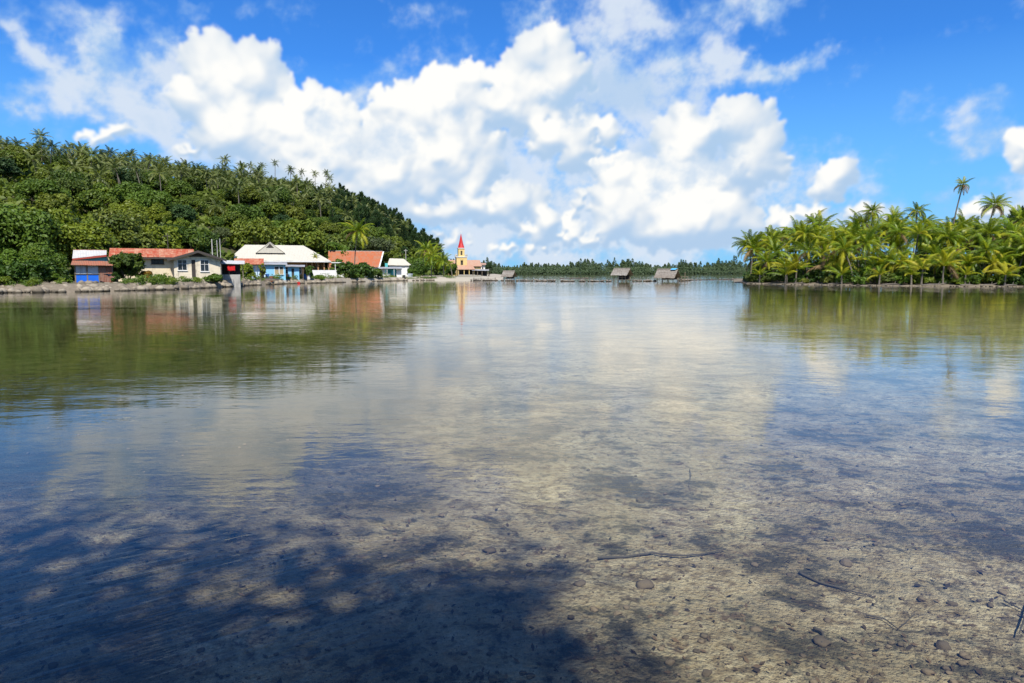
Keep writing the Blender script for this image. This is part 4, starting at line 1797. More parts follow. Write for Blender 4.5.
stick([(598, 559), (628, 557), (652, 555), (682, 558), (704, 554), (725, 550)], .012, 'long crooked stick lying across the sandy bed right of centre')
stick([(799, 572), (820, 580), (848, 587), (866, 592)], .011, 'straight dark stick lying on the bed right of the long crooked one')
stick([(866, 613), (884, 616), (898, 628), (915, 612)], .006, 'thin forked twig on the bed between the straight stick and the edge')
stick([(1004, 602), (1018, 609), (1030, 616)], .007, 'short stick on the bed at the right edge')
stick([(1034, 596), (1022, 630), (1019, 640)], .008, 'dark branch standing out from the right edge over the bed', lift=.05)
stick([(690, 461), (691, 470), (689, 480)], .006, 'short dark stick further out on the pale bed')
stick([(135, 546), (170, 545), (205, 546)], .010, 'thin dark twig in the blue shaded water at left')
stick([(815, 628), (824, 634), (822, 644)], .013, 'stub of branch beside the dark flat stone')
# driftwood and roots along the islet
DRIFT = plain('bleached_driftwood', (.19, .16, .13), .85, .35, 5)
for i, (px, l, r) in enumerate(((800, 1.9, .07), (835, 2.2, .06), (892, 2.6, .08), (935, 3.2, .09), (968, 1.8, .08), (990, 2.4, .07), (1012, 1.9, .08))):
    y = bankd(px) + .5
    mb = MB()
    a = rg.uniform(-.3, .3)
    mb.tube([(-l / 2, 0, 0), (-l / 6, .1, .1), (l / 5, -.1, .12), (l / 2, .05, .05 + .25 * (i % 2))], [r, r * .9, r * .7, r * .4], 7)
    mb.tube([(l / 6, 0, .1), (l / 4, .2, .5)], [r * .5, r * .2], 6)
    o = mb.build('driftwood_log', DRIFT, None, True)
    o.location = (X(px, y), y, max(.12, islet_z(X(px, y), y) + .08))
    o.rotation_euler = (0, 0, a)
    tag(o, '%s pale driftwood log from the left lying at the foot of the grove' % ordn[i], 'driftwood', 'driftwood along the grove')


# ------------------------------------------------------------------ the shade tree on the near bank, out of the picture behind the camera
def leaf_litter(n=9000):
    rs = np.random.RandomState(64)
    px, py = rs.uniform(-150, 1170, n), 683 - 330 * rs.rand(n) ** 1.2 + 70
    g = np.array([ground(a, b, -.3)[:] for a, b in zip(px, py)])
    keep = fbm(g[:, 0], g[:, 1], .55, 4, .6, 8) + .35 * rs.randn(n) > -.05
    g = g[keep]
    m = len(g)
    z = bed_z(g[:, 0], g[:, 1])
    P = np.stack([g[:, 0], g[:, 1], z + .006 + .012 * rs.rand(m)], -1)
    nn = rs.randn(m, 3) * .28 + np.array([0, 0, 1])
    nn /= np.linalg.norm(nn, axis=1, keepdims=True)
    co, fc = quads_from(P, nn, .007 + .030 * rs.rand(m) ** 3, .42, rs)
    mt = leaf_mat('sunken_leaf_litter', (.018, .013, .009), (.15, .085, .040), (.20, .13, .07), .05, .8, .4)
    o = link('sunken_leaf_litter', np_mesh('sunken_leaf_litter', co, fc, mt, rs.rand(m)))
    tag(o, 'dark brown leaf litter and shell flecks lying on the shallow bed', 'leaf litter', kind='stuff')


leaf_litter()


def shade_tree():
    rs = np.random.RandomState(6)
    e = empty('shore_tree', (-3.5, -11.0, .9), 0, 'spreading tree on the near bank whose boughs shade the shallows', 'tree')
    base = Vector((-3.5, -11.0, .9))
    spots = []
    for (px, py, r, dens) in ((40, 672, .55, 1), (130, 690, .5, 1), (10, 610, .5, .9), (95, 590, .5, .8), (25, 560, .55, .8), (330, 672, .45, 1), (400, 660, .45, 1), (460, 640, .42, 1), (520, 660, .42, 1), (375, 615, .40, .9), (300, 700, .5, 1), (430, 700, .5, 1), (540, 690, .4, 1), (560, 720, .4, 1),
                              (300, 566, .45, .8), (350, 586, .35, .7), (210, 565, .5, .6), (420, 575, .25, .4), (540, 570, .30, .55), (590, 560, .22, .4), (500, 615, .36, .9), (150, 540, .5, .5), (60, 520, .6, .5), (240, 535, .4, .4), (180, 655, .45, .9), (215, 690, .45, 1), (-60, 600, .7, 1), (-80, 680, .7, 1), (-90, 540, .7, .8)):
        g = ground(px, py, -.3)
        spots.append((g, r, dens))
    P, Nn, S, cents = [], [], [], []
    for g, r, dens in spots:
        zc = 15.0 + 4.0 * rs.rand()
        c = Vector((g.x, g.y, -.3)) + SUN * ((zc + .3) / SUN.z)
        cents.append(c)
        n = int((170 if dens > .95 else 115) * dens * (r / .45) ** 2)
        d = rs.randn(n, 3)
        d *= np.array([r * .70, r * .70, .60])
        P.append(np.array(c) + d)
        nn = rs.randn(n, 3) * .6 + np.array([0, 0, 1])
        Nn.append(nn / np.linalg.norm(nn, axis=1, keepdims=True))
        S.append(.085 + .06 * rs.rand(n))
    n = 7000                                             # extra crown leaves added behind the camera to block skylight
    q = np.stack([rs.uniform(-11, 4, n), rs.uniform(-18, -11.5, n), 11.0 + 6.5 * rs.rand(n)], -1)
    q = q[fbm(q[:, 0], q[:, 1], 2.6, 3, .5, 5) > -.2]
    P.append(q)
    nn = rs.randn(len(q), 3) * .6 + np.array([0, 0, 1])
    Nn.append(nn / np.linalg.norm(nn, axis=1, keepdims=True))
    S.append(.16 + .14 * rs.rand(len(q)))
    n = 9000                                             # unseen hedge of leaves added over the bank to block the rear sky
    yb = rs.uniform(-13, -5, n)
    zb = 1.4 + (np.minimum((2.2 - yb) / .75 * .85, 13) - 1.4) * rs.rand(n)
    q = np.stack([rs.uniform(-14, 12, n), yb, zb], -1)
    q = q[fbm(q[:, 0], q[:, 2], 2.4, 3, .5, 15) > -.2]
    P.append(q)
    nn = rs.randn(len(q), 3) * .7 + np.array([0, .5, .7])
    Nn.append(nn / np.linalg.norm(nn, axis=1, keepdims=True))
    S.append(.22 + .2 * rs.rand(len(q)))
    P = np.concatenate(P) - np.array(base)
    co, fc = quads_from(P, np.concatenate(Nn), np.concatenate(S), .6, rs)
    link('crown', np_mesh('shade_tree_crown', co, fc, LEAF_BUSH, rs.rand(len(fc))), e)
    mb = MB()
    top = Vector((.6, 1.2, 9.0))
    mb.tube([(0, 0, -.9), (.1, .2, 3.2), (.3, .6, 6.2), top], [.55, .42, .36, .28], 9)
    for c in cents:
        q = c - base
        md = top.lerp(q, .5) + Vector((0, 0, .35))
        mb.tube([top, md, q], [.10, .06, .02], 5)
    mb.build('trunk', BARK, e, True)


shade_tree()


# ------------------------------------------------------------------ houses along the left shore
class Site:
    """a frame set on the ground: local x to the right along the front, y back, z up, in metres"""

    def __init__(s, name, px0, depth, z0, label, cat='house', group=None, turn=0.0):
        az = math.atan((px0 - 512) / F)
        s.px0, s.dep, s.z0 = px0, depth, z0
        s.yaw = -az * .9 + turn
        s.e = empty(name, (X(px0, depth), depth, z0), s.yaw, label, cat, group)
        s.sx = depth * math.cos(az) / F

    def x(s, px):
        return (px - s.px0) * s.sx

    def z(s, py, back=0.0):
        return Z(py, s.dep + back * .9) - s.z0


def wall_boxes(mb, x0, x1, z0, z1, holes, y=0.0, th=.14, mi=0):
    """a wall along x with real openings"""
    xs = sorted({x0, x1, *[min(max(h[0], x0), x1) for h in holes], *[min(max(h[1], x0), x1) for h in holes]})
    zs = sorted({z0, z1, *[h[2] for h in holes], *[h[3] for h in holes]})
    for a, b in zip(xs[:-1], xs[1:]):
        for c, d in zip(zs[:-1], zs[1:]):
            mx, mz = (a + b) / 2, (c + d) / 2
            if any(h[0] < mx < h[1] and h[2] < mz < h[3] for h in holes):
                continue
            mb.box((a, y, c), (b, y + th, d), mi)


def window(site, hole, y=0.0, bars=1, frame=TRIM, name='window', sill=True, cross=True):
    x0, x1, z0, z1 = hole
    f = MB()
    t = .07
    e = .002
    f.box((x0 - t, y - .04, z0 - t), (x0, y + .09, z1 + t))
    f.box((x1, y - .04, z0 - t), (x1 + t, y + .09, z1 + t))
    f.box((x0 + e, y - .035, z1), (x1 - e, y + .09, z1 + t))
    f.box((x0 + e, y - .035, z0 - t), (x1 - e, y + .09, z0))
    for k in range(bars):
        xc = x0 + (x1 - x0) * (k + 1) / (bars + 1)
        f.box((xc - .025, y + .01, z0), (xc + .025, y + .07, z1))
    if cross:
        zc = z0 + (z1 - z0) * .62
        f.box((x0, y + .015, zc - .02), (x1, y + .065, zc + .02))
    o = f.build(name, frame, site.e)
    for k in range(bars + 1):
        a = x0 + (x1 - x0) * k / (bars + 1)
        b = x0 + (x1 - x0) * (k + 1) / (bars + 1)
        MB().box((a, y + .075, z0), (b, y + .085, z1)).build('pane', GLASS_DARK, o)
    if sill:
        MB().box((x0 - .12, y - .12, z0 - t - .05), (x1 + .12, y - .042, z0 - t)).build('sill', frame, o)
    return o


def sheet_roof(site, a, b, c, d, mat, n, th=.035, name='roof_sheet', lap=.03, parent=None):
    """roof plane a-b (eave, left to right) up to d-c (ridge), laid with n overlapping sheets, each a part"""
    a, b, c, d = (Vector(v) for v in (a, b, c, d))
    nrm = (b - a).cross(d - a).normalized()
    out = []
    for k in range(n):
        t0, t1 = max(0, (k - lap) / n), (k + 1) / n
        up = nrm * ((k % 2) * .018 + prnd.uniform(0, .008))
        drop = (a - d).normalized() * prnd.uniform(0, .07)
        q = [a.lerp(b, t0) + up + drop, a.lerp(b, t1) + up + drop, d.lerp(c, t1) + up, d.lerp(c, t0) + up]
        out.append(MB().prism(q, nrm * th).build(name, mat, parent or site.e))
    return out


def slab(mb, a, b, c, d, th):
    a, b, c, d = (Vector(v) for v in (a, b, c, d))
    n = (b - a).cross(d - a).normalized()
    mb.prism([a, b, c, d], n * th)
    return mb


CREAM = paint('cream_plaster', (.72, .60, .40), (.20, .15, .09), .42)
CREAM_BLOCK = paint('cream_block_wall', (.74, .64, .47), (.15, .13, .10), .48, boards=.42)
TEAL = paint('teal_boards', (.13, .42, .40), (.10, .10, .08), .3, boards=.2)
BLUE = paint('bright_blue_tarpaulin', (.012, .13, .62), (.03, .08, .25), .25, rough=.45)
GREYPANEL = paint('grey_white_panel', (.46, .50, .53), (.13, .12, .10), .45)
SKYBLUE = paint('sky_blue_boards', (.26, .56, .76), (.25, .30, .30), .30, boards=.22)
PALEBLUE = paint('pale_blue_boards', (.55, .70, .80), (.25, .28, .28), .3, boards=.22)
RUSTWALL = roof_mat('rusty_iron_wall', (.23, .085, .05), (.32, .22, .17), .6, .8)
RED_IRON = roof_mat('red_rusted_iron', (.38, .070, .026), (.50, .26, .15), .95, .7)
RUST_IRON = roof_mat('brown_rusted_iron', (.40, .13, .06), (.28, .15, .09), .8, .75)
WHITE_IRON = roof_mat('white_iron', (.58, .57, .53), (.42, .39, .34), .4, .5)
CREAM_ROOF = roof_mat('cream_roof_sheet', (.52, .485, .395), (.44, .405, .32), .35, .55, 'X', .3)
ORANGE_IRON = roof_mat('orange_iron', (.40, .105, .036), (.33, .15, .085), 1.1, .7, 'X', .24)
PINK_IRON = roof_mat('pink_iron', (.46, .25, .16), (.46, .34, .25), .5, .6)
GREY_IRON = roof_mat('grey_iron', (.36, .37, .38), (.22, .17, .13), .5, .6)
YELLOW = paint('yellow_plaster', (.64, .47, .19), (.36, .28, .14), .3)
RED_PAINT = plain('red_spire_paint', (.46, .018, .015), .5, .25, 2)
RED_CLOTH = plain('red_cloth', (.55, .012, .012), .75, .3, 3)
ORANGE_WALL = paint('ochre_wall', (.42, .22, .10), (.15, .09, .05), .35)
TEAL_PAINT = paint('turquoise_paint', (.10, .50, .50), (.08, .12, .12), .3)
INSIDE = plain('dark_doors_and_inner_shade', (.05, .042, .035), .9, .4, 3)  # near-black: shade inside openings put into the colour, also dark doors and vents


def cream_house():
    s = Site('cream_house', 174, 89, .80, 'cream house with a dark-edged gable facing the water and a long rusty red roof', turn=R(4))
    e = s.e
    w = s.x(221.5)
    ev, ap = s.z(257.8), s.z(250.6)
    h1 = (s.x(178.2), s.x(186.8), s.z(270), s.z(260))
    hd = (s.x(191.8), s.x(195.8), s.z(278.6), s.z(259.6))
    h2 = (s.x(201.2), s.x(209.2), s.z(271), s.z(260))
    mb = MB()
    wall_boxes(mb, 0, w, 0, ev, [h1, hd, h2])
    mb.box((w - .14, .141, 0), (w, 7, ev))
    mb.box((0, .141, 0), (.14, 7, ev))
    mb.box((.141, 6.86, 0), (w - .141, 7, ev))
    mb.build('wall', CREAM_BLOCK, e)
    g = MB()
    xm = (s.x(200) + 0) if False else w * .52
    g.prism([(0, .02, ev), (w, .02, ev), (xm, .02, ap - .12)], (0, .12, 0))
    g.build('gable', CREAM, e)
    v = MB()
    v.prism([(xm - 1.1, -.02, ev + .16), (xm + 1.1, -.02, ev + .16), (xm, -.02, ap - .22)], (0, .03, 0))
    v.build('gable_vent', INSIDE, e)
    for h in (h1, h2):
        window(s, h, bars=1)
    MB().box((hd[0], .06, hd[2]), (hd[1], .1, hd[3])).build('door', INSIDE, e)
    # gable roof with dark fascia
    oh, fr = .75, -.7
    for sgn, xe in ((-1, -oh), (1, w + oh)):
        ze = ev - (ap - ev) * oh / (w * .52) * .95
        r = MB()
        if sgn < 0:
            slab(r, (xe, fr, ze), (xm, fr, ap), (xm, 7.4, ap), (xe, 7.4, ze), .05)
        else:
            slab(r, (xm, fr, ap), (xe, fr, ze), (xe, 7.4, ze), (xm, 7.4, ap), .05)
        r.build('roof', GREY_IRON, e)
        f = MB()
        f.prism([(xe, fr - .04, ze - .22), (xe, fr - .04, ze + .05), (xm, fr - .04, ap + .06), (xm, fr - .04, ap - .26)], (0, .036, 0))
        f.build('fascia', DARKWOOD, e)
    # long wing to the left
    x0 = s.x(103)
    yb = .9
    win = (s.x(152.5), s.x(164), s.z(263.6, yb), s.z(259.8, yb))
    m2 = MB()
    wall_boxes(m2, x0, -.002, 0, s.z(257.4, yb), [win], y=yb)
    m2.box((x0, yb + .141, 0), (x0 + .14, 6.5, s.z(257.4, yb)))
    m2.box((x0 + .141, 6.36, 0), (-.003, 6.5, s.z(257.4, yb)))
    m2.build('wing_wall', CREAM, e)
    window(s, win, y=yb, bars=2, frame=DARKWOOD, cross=False)
    zr = s.z(249.2, 3.6)
    ze = s.z(257.4)
    xr = s.x(196)
    sheet_roof(s, (s.x(112), .1, ze), (xr, .1, ze), (xr, 3.7, zr), (s.x(112), 3.7, zr), RED_IRON, 14)
    sheet_roof(s, (xr, 7.0, ze), (s.x(112), 7.0, ze), (s.x(112), 3.7, zr), (xr, 3.7, zr), RED_IRON, 14)
    MB().box((s.x(112), .06, ze - .2), (s.x(175), .1, ze - .01)).build('fascia', DARKWOOD, e)
    # stone footing with uneven blocks
    xx_ = s.x(176)
    i = 0
    while xx_ < s.x(212):
        wd = prnd.uniform(.5, .95)
        MB().box((xx_, -.22 - prnd.uniform(0, .12), -.95), (xx_ + wd - .03, .1, -.42 + prnd.uniform(-.04, .04))).build('footing_block', CONCRETE, e)
        wd2 = wd * prnd.uniform(.9, 1.0)
        MB().box((xx_ + .05, -.16 - prnd.uniform(0, .1), -.38), (xx_ + wd2, .1, -.02)).build('footing_block', CONCRETE, e)
        xx_ += wd


def teal_house():
    s = Site('teal_house', 72, 84, .8, 'small house with a patched white roof and teal boards behind the blue shack')
    e = s.e
    zt, zl, zr = s.z(250, 2.5), s.z(258.6), s.z(254.6)
    x0, x1 = s.x(73), s.x(108)
    m = MB()
    m.prism([(x0 + .2, .3, 0), (x1, .3, 0), (x1, .3, zr - .05), (x0 + .2, .3, zl - .05)], (0, .14, 0))
    m.box((x0 + .2, .45, 0), (x0 + .34, 4, zl - .06))
    m.box((x1 - .14, .45, 0), (x1, 4, zl - .06))
    m.build('wall', TEAL, e)
    r = sheet_roof(s, (x0, 0, zl), (x1, 0, zr), (x1, 3.0, zt), (x0, 3.0, zt), WHITE_IRON, 5)
    sheet_roof(s, (x1, 5.4, zl), (x0, 5.4, zl), (x0, 3.0, zt), (x1, 3.0, zt), RUST_IRON, 5)
    MB().prism([(x0, -.06, zl - .2), (x1, -.06, zr - .2), (x1, -.06, zr + .02), (x0, -.06, zl + .02)], (0, .05, 0)).build('fascia', plain('red_fascia', (.33, .05, .03), .7), e)
    MB().box((x0, 2.93, zt + .03), (x1, 3.07, zt + .075)).build('ridge_cap', RED_IRON, e)


def blue_shack():
    s = Site('blue_shack', 75, 77, .75, 'patchwork shack of blue sheets, grey panels and rusty iron on the rocks')
    e = s.e
    zt = s.z(264.6)
    zm = s.z(274)
    xe = s.x(99)
    # posts and back
    m = MB()
    for xp in (0, s.x(87), xe, s.x(113)):
        m.box((xp - .06, -.02, -.8), (xp + .06, .1, zt))
    m.build('frame', TIMBER, e)
    MB().box((-.05, 2.2, -.1), (s.x(113), 2.3, zt)).build('back_wall', GREYPANEL, e)
    MB().box((-.05, .08, -.08), (.0, 2.2, zt)).build('side_wall', GREYPANEL, e)
    for a, b in ((0, 87), (87, 99)):
        xa = .07 if a == 0 else s.x(87) + .07
        xb = s.x(b) - .07
        MB().box((xa, .0, s.z(282.5)), (xb, .05, zm - .05)).build('blue_sheet', BLUE, e)
        MB().box((xa, .03, zm - .02), (xb, .07, zt - .02)).build('grey_panel', GREYPANEL, e)
    rails = MB()
    rails.box((-.1, -.06, zm - .07), (xe, -.005, zm + .02))
    rails.build('rail', DARKWOOD, e)
    # rusty sheets of the right half, one tilted out
    for k, (x0, x1, y0, y1, tilt) in enumerate(((99.8, 106, 266, 274, 0), (106.3, 113, 266.5, 274, .03), (100, 108, 274.5, 282, .12), (107, 114, 276, 283, -.10))):
        p = [Vector((s.x(x0), -.03 - .02 * k, s.z(y1) + tilt)), Vector((s.x(x1), -.03 - .02 * k, s.z(y1) - tilt)), Vector((s.x(x1), -.03, s.z(y0) - tilt)), Vector((s.x(x0), -.03, s.z(y0) + tilt))]
        MB().prism(p, (0, .02, 0)).build('rusty_sheet', RUSTWALL, e)
    # lean-to roof
    sheet_roof(s, (-.35, -.55, zt - .05), (s.x(113) + .1, -.55, zt - .12), (s.x(113) + .1, 2.4, zt + .38), (-.35, 2.4, zt + .45), RUST_IRON, 5)
    MB().box((-.2, .0, -.75), (s.x(113), 2.2, -.12)).build('plinth', CONCRETE, e)


def porch():
    s = Site('porch_shelter', 221, 94, .70, 'open shelter with a pale lean-to roof and grey concrete plinth beside the cream house', 'shelter')
    e = s.e
    zt = s.z(263.5)
    MB().box((0, -.2, -.75), (s.x(240), 2.6, s.z(274.5))).build('plinth', CONCRETE, e)
    MB().box((s.x(223), -.5, -.75), (s.x(233), -.202, s.z(279))).build('step', CONCRETE, e)
    for xp in (.1, s.x(229), s.x(243)):
        MB().box((xp - .05, -.1, s.z(274.5) if xp < 2.5 else -.6), (xp + .05, .0, zt)).build('post', TIMBER, e)
    MB().box((0, 2.3, s.z(274.5)), (s.x(240), 2.4, zt)).build('back_wall', INSIDE, e)
    MB().box((0, .1, s.z(274.5)), (.08, 2.299, zt)).build('side_wall', INSIDE, e)
    sheet_roof(s, (-.1, -.7, zt - .06), (s.x(245), -.7, zt - .10), (s.x(245), 2.6, zt + .40), (-.1, 2.6, zt + .42), WHITE_IRON, 4)
    # red cloth hung in the opening: its own thing
    c = Site('red_cloth', 227, 93.8, s.z0 + s.z(271), 'bright red cloth hanging under the pale porch roof', 'cloth')
    m = MB()
    nx, nz = 12, 6
    w, h = c.x(235), s.z(265.2) - s.z(271)
    vs = []
    for j in range(nz + 1):
        for i in range(nx + 1):
            vs.append((w * i / nx, .06 * math.sin(i * 1.3 + j * .3) * (1.2 - j / nz), h * j / nz + (.06 * math.sin(i * .9) if j == 0 else 0)))
    m.v = vs
    for j in range(nz):
        for i in range(nx):
            a = j * (nx + 1) + i
            m.f.append((a, a + 1, a + nx + 2, a + nx + 1))
            m.mi.append(0)
    ob = m.build('cloth', RED_CLOTH, c.e, True)
    so = ob.modifiers.new('thick', 'SOLIDIFY')
    so.thickness = .015


def blue_cottage():
    s = Site('blue_cottage', 246, 115, .62, 'light blue board cottage with a rusted brown roof in front of the white hall')
    e = s.e
    w = s.x(286)
    ev = s.z(264.6)
    holes = [(s.x(275), s.x(279), s.z(274), s.z(266.5)), (s.x(280), s.x(283.6), s.z(274), s.z(266.5)), (s.x(259.5), s.x(263), s.z(280), s.z(267.5)), (s.x(248), s.x(251.5), s.z(272), s.z(267))]
    m = MB()
    wall_boxes(m, s.x(266), w, 0, ev, holes)
    m.box((w - .14, .141, 0), (w, 5, ev))
    m.build('wall', SKYBLUE, e)
    m = MB()
    wall_boxes(m, 0, s.x(266) - .002, 0, ev - .05, holes, y=.25)
    m.box((0, .4, 0), (.14, 5, ev - .05))
    m.build('porch_wall', PALEBLUE, e)
    tan = plain('tan_shutter', (.36, .27, .15), .8)
    for h in holes[:2]:
        o = window(s, h, bars=0, frame=TRIM, cross=True)
        MB().box((h[0], .02, h[2]), (h[1], .05, h[2] + (h[3] - h[2]) * .55)).build('shutter', tan, o)
    window(s, holes[3], y=.25, bars=1, frame=TRIM)
    MB().box((holes[2][0], .33, 0), (holes[2][1], .36, holes[2][3])).build('door', INSIDE, e)
    zr = s.z(258.6, 2.6)
    sheet_roof(s, (s.x(234), -.6, ev + .02), (s.x(264), -.6, ev + .02), (s.x(264), 2.7, zr), (s.x(234), 2.7, zr), RED_IRON, 6)
    zr2 = s.z(262.4, 2.4)
    sheet_roof(s, (s.x(264.3), -.5, ev + .0), (s.x(288), -.5, ev - .02), (s.x(288), 2.5, zr2), (s.x(264.3), 2.5, zr2), GREY_IRON, 5)
    MB().box((s.x(240), -.3, -.7), (w + .1, 4.5, -.003)).build('plinth', CONCRETE, e)
    MB().box((s.x(256), -.5, ev - .9), (s.x(256) + .09, -.41, ev)).build('porch_post', TIMBER, e)


def blue_shed():
    s = Site('blue_shed', 288, 121, .6, 'small pale blue shed with a flat grey roof right of the blue cottage', 'shed')
    e = s.e
    ev = s.z(266.6)
    hole = (s.x(291.5), s.x(294), s.z(278), s.z(268.5))
    m = MB()
    wall_boxes(m, 0, s.x(299), 0, ev, [hole])
    m.box((0, .141, 0), (.12, 2.6, ev))
    m.box((s.x(299) - .12, .141, 0), (s.x(299), 2.6, ev))
    m.build('wall', SKYBLUE, e)
    MB().box((hole[0], .08, hole[2]), (hole[1], .1, hole[3])).build('door', INSIDE, e)
    sheet_roof(s, (-.4, -.6, ev), (s.x(305), -.6, ev - .06), (s.x(305), 2.9, ev + .28), (-.4, 2.9, ev + .32), GREY_IRON, 4)
    MB().tube([(s.x(303), -.3, -.5), (s.x(303), -.3, ev - .05)], .05, 6).build('post', TIMBER, e)
    MB().box((-.1, -.15, -.7), (s.x(300), 2.6, -.003)).build('plinth', CONCRETE, e)


def white_hall():
    s = Site('white_hall', 231, 136, .7, 'large hall under a broad cream-white hipped roof with a small front gable', 'hall')
    e = s.e
    xl, xr = s.x(227.5), s.x(335)
    ev = s.z(260.6)
    zr = s.z(244.6, 5)
    D = 11.5
    yr = 5.4
    xa, xb = s.x(245.5), s.x(308)
    rm = CREAM_ROOF
    y0 = -.9
    # four roof planes laid in broad sheets
    sheet_roof(s, (xl, y0, ev), (xr, y0, ev), (xb, yr, zr), (xa, yr, zr), rm, 16, th=.03)
    sheet_roof(s, (xr, D, ev), (xl, D, ev), (xa, yr, zr), (xb, yr, zr), rm, 10, th=.03)
    sheet_roof(s, (xl, D, ev), (xl, y0, ev), (xa, yr, zr), (xa, yr, zr), rm, 5, th=.03)
    sheet_roof(s, (xr, y0, ev), (xr, D, ev), (xb, yr, zr), (xb, yr, zr), rm, 5, th=.03)
    # front gablet
    za = s.z(241.8, 3)
    xm = s.x(271.5)
    zb = s.z(252.6, 1.5)
    gx0, gx1 = s.x(256.5), s.x(287)
    yg = 1.6
    for sgn, gx in ((-1, gx0), (1, gx1)):
        q = [(gx, yg - .3, zb), (xm, yg - .3, za), (xm, yr + 1.4, za), (gx, yr - .6, zb)]
        if sgn > 0:
            q = [q[1], q[0], q[3], q[2]]
        m = MB()
        slab(m, *q, .05)
        m.build('gablet_roof', rm, e)
        MB().prism([(gx, yg - .34, zb - .06), (gx, yg - .34, zb + .06), (xm, yg - .34, za + .05), (xm, yg - .34, za - .07)], (0, .036, 0)).build('bargeboard', CREAM_ROOF, e)
    MB().prism([(gx0 + .15, yg - .27, zb), (gx1 - .15, yg - .27, zb), (xm, yg - .27, za - .06)], (0, .1, 0)).build('gablet_wall', CREAM_ROOF, e)
    vx0, vx1 = s.x(269.2), s.x(277.5)
    MB().prism([(xm - .75, yg - .31, zb + (za - zb) * .48), (xm + .75, yg - .31, zb + (za - zb) * .48), (xm, yg - .31, za - .28)], (0, .025, 0)).build('gablet_vent', INSIDE, e)
    # fascia all round, walls, veranda posts
    f = MB()
    f.box((xl - .04, y0 - .05, ev - .24), (xr + .04, y0 - .005, ev + .03))
    f.box((xl - .05, y0, ev - .24), (xl - .008, D, ev + .03))
    f.box((xr + .008, y0, ev - .24), (xr + .05, D, ev + .03))
    f.build('fascia', TRIM, e)
    w = MB()
    holes = [(s.x(240) + k * 2.6, s.x(240) + k * 2.6 + 1.3, 1.0, 2.3) for k in range(5)]
    wall_boxes(w, xl + 1.0, s.x(308), 0, ev - .05, holes, y=1.6)
    w.box((xl + 1.0, 1.75, 0), (xl + 1.15, D - 1, ev - .05))
    w.box((s.x(308) - .15, 1.75, 0), (s.x(308), D - 1, ev - .05))
    w.build('wall', ORANGE_WALL, e)
    for h in holes:
        window(s, h, y=1.6, bars=1, frame=TRIM)
    MB().box((s.x(308) + .01, 5, 0), (xr - 1, 5.15, ev - .05)).build('veranda_back_wall', ORANGE_WALL, e)
    for p in (309, 315, 321.5, 328, 333):
        MB().box((s.x(p) - .12, -.2, 0), (s.x(p) + .12, .04, ev - .22)).build('veranda_post', ORANGE_WALL, e)
    MB().box((s.x(311), -.55, -.25), (s.x(341.5), -.37, s.z(270))).build('veranda_wall', WHITE, e)
    MB().box((xl + .8, -.3, -.75), (s.x(341), D - .8, -.003)).build('plinth', CONCRETE, e)
    # flat canopy to the right
    c = MB()
    c.box((xr + .06, -.6, s.z(262.6)), (s.x(350), 4.0, s.z(261.7)))
    c.build('side_canopy', TRIM, e)
    for p in (340, 349):
        MB().box((s.x(p) - .06, -.4, -.3), (s.x(p) + .06, -.28, s.z(262.7))).build('canopy_post', TRIM, e)


def orange_house():
    s = Site('orange_roofed_house', 328, 166, .7, 'house with a steep orange iron roof and a white-edged gable below the tall palm')
    e = s.e
    ev = s.z(267.2)
    zr = s.z(251, 3.3)
    x0, x1 = s.x(328), s.x(379)
    xt = s.x(384.5)
    sheet_roof(s, (x0, -.5, ev), (x1, -.5, ev), (xt, 3.4, zr), (x0 + .1, 3.4, zr), ORANGE_IRON, 14)
    sheet_roof(s, (x1, 7.2, ev), (x0, 7.2, ev), (x0 + .1, 3.4, zr), (xt, 3.4, zr), ORANGE_IRON, 8)
    MB().box((x0, 3.3, zr + .03), (xt, 3.5, zr + .1)).build('ridge_cap', TRIM, e)
    # white bargeboards of the right gable
    for (ya, yb_) in ((-.55, 3.4), (7.25, 3.4)):
        a, b = Vector((x1 + .03, ya, ev)), Vector((xt + .03, yb_, zr))
        d = Vector((0, 0, -.30))
        MB().prism([a, b, b + d + Vector((-.08, 0, 0)), a + d], (.30, 0, 0)).build('bargeboard', TRIM, e)
    m = MB()
    wall_boxes(m, x0 + .3, x1 - .3, 0, ev + .2, [(s.x(345), s.x(349), .9, 2.0), (s.x(360), s.x(364), .9, 2.0)])
    m.box((x1 - .44, .141, 0), (x1 - .3, 6.6, ev + .1))
    m.prism([(x1 - .44, .0, ev + .1), (x1 - .44, 6.7, ev + .1), (x1 + .9, 3.4, zr - .15)], (.14, 0, 0))
    m.build('wall', WHITE, e)
    for h in ((s.x(345), s.x(349), .9, 2.0), (s.x(360), s.x(364), .9, 2.0)):
        window(s, h, bars=1)
    MB().box((s.x(386), .5, -.4), (s.x(389), .6, s.z(263))).build('side_panel', TEAL_PAINT, e)


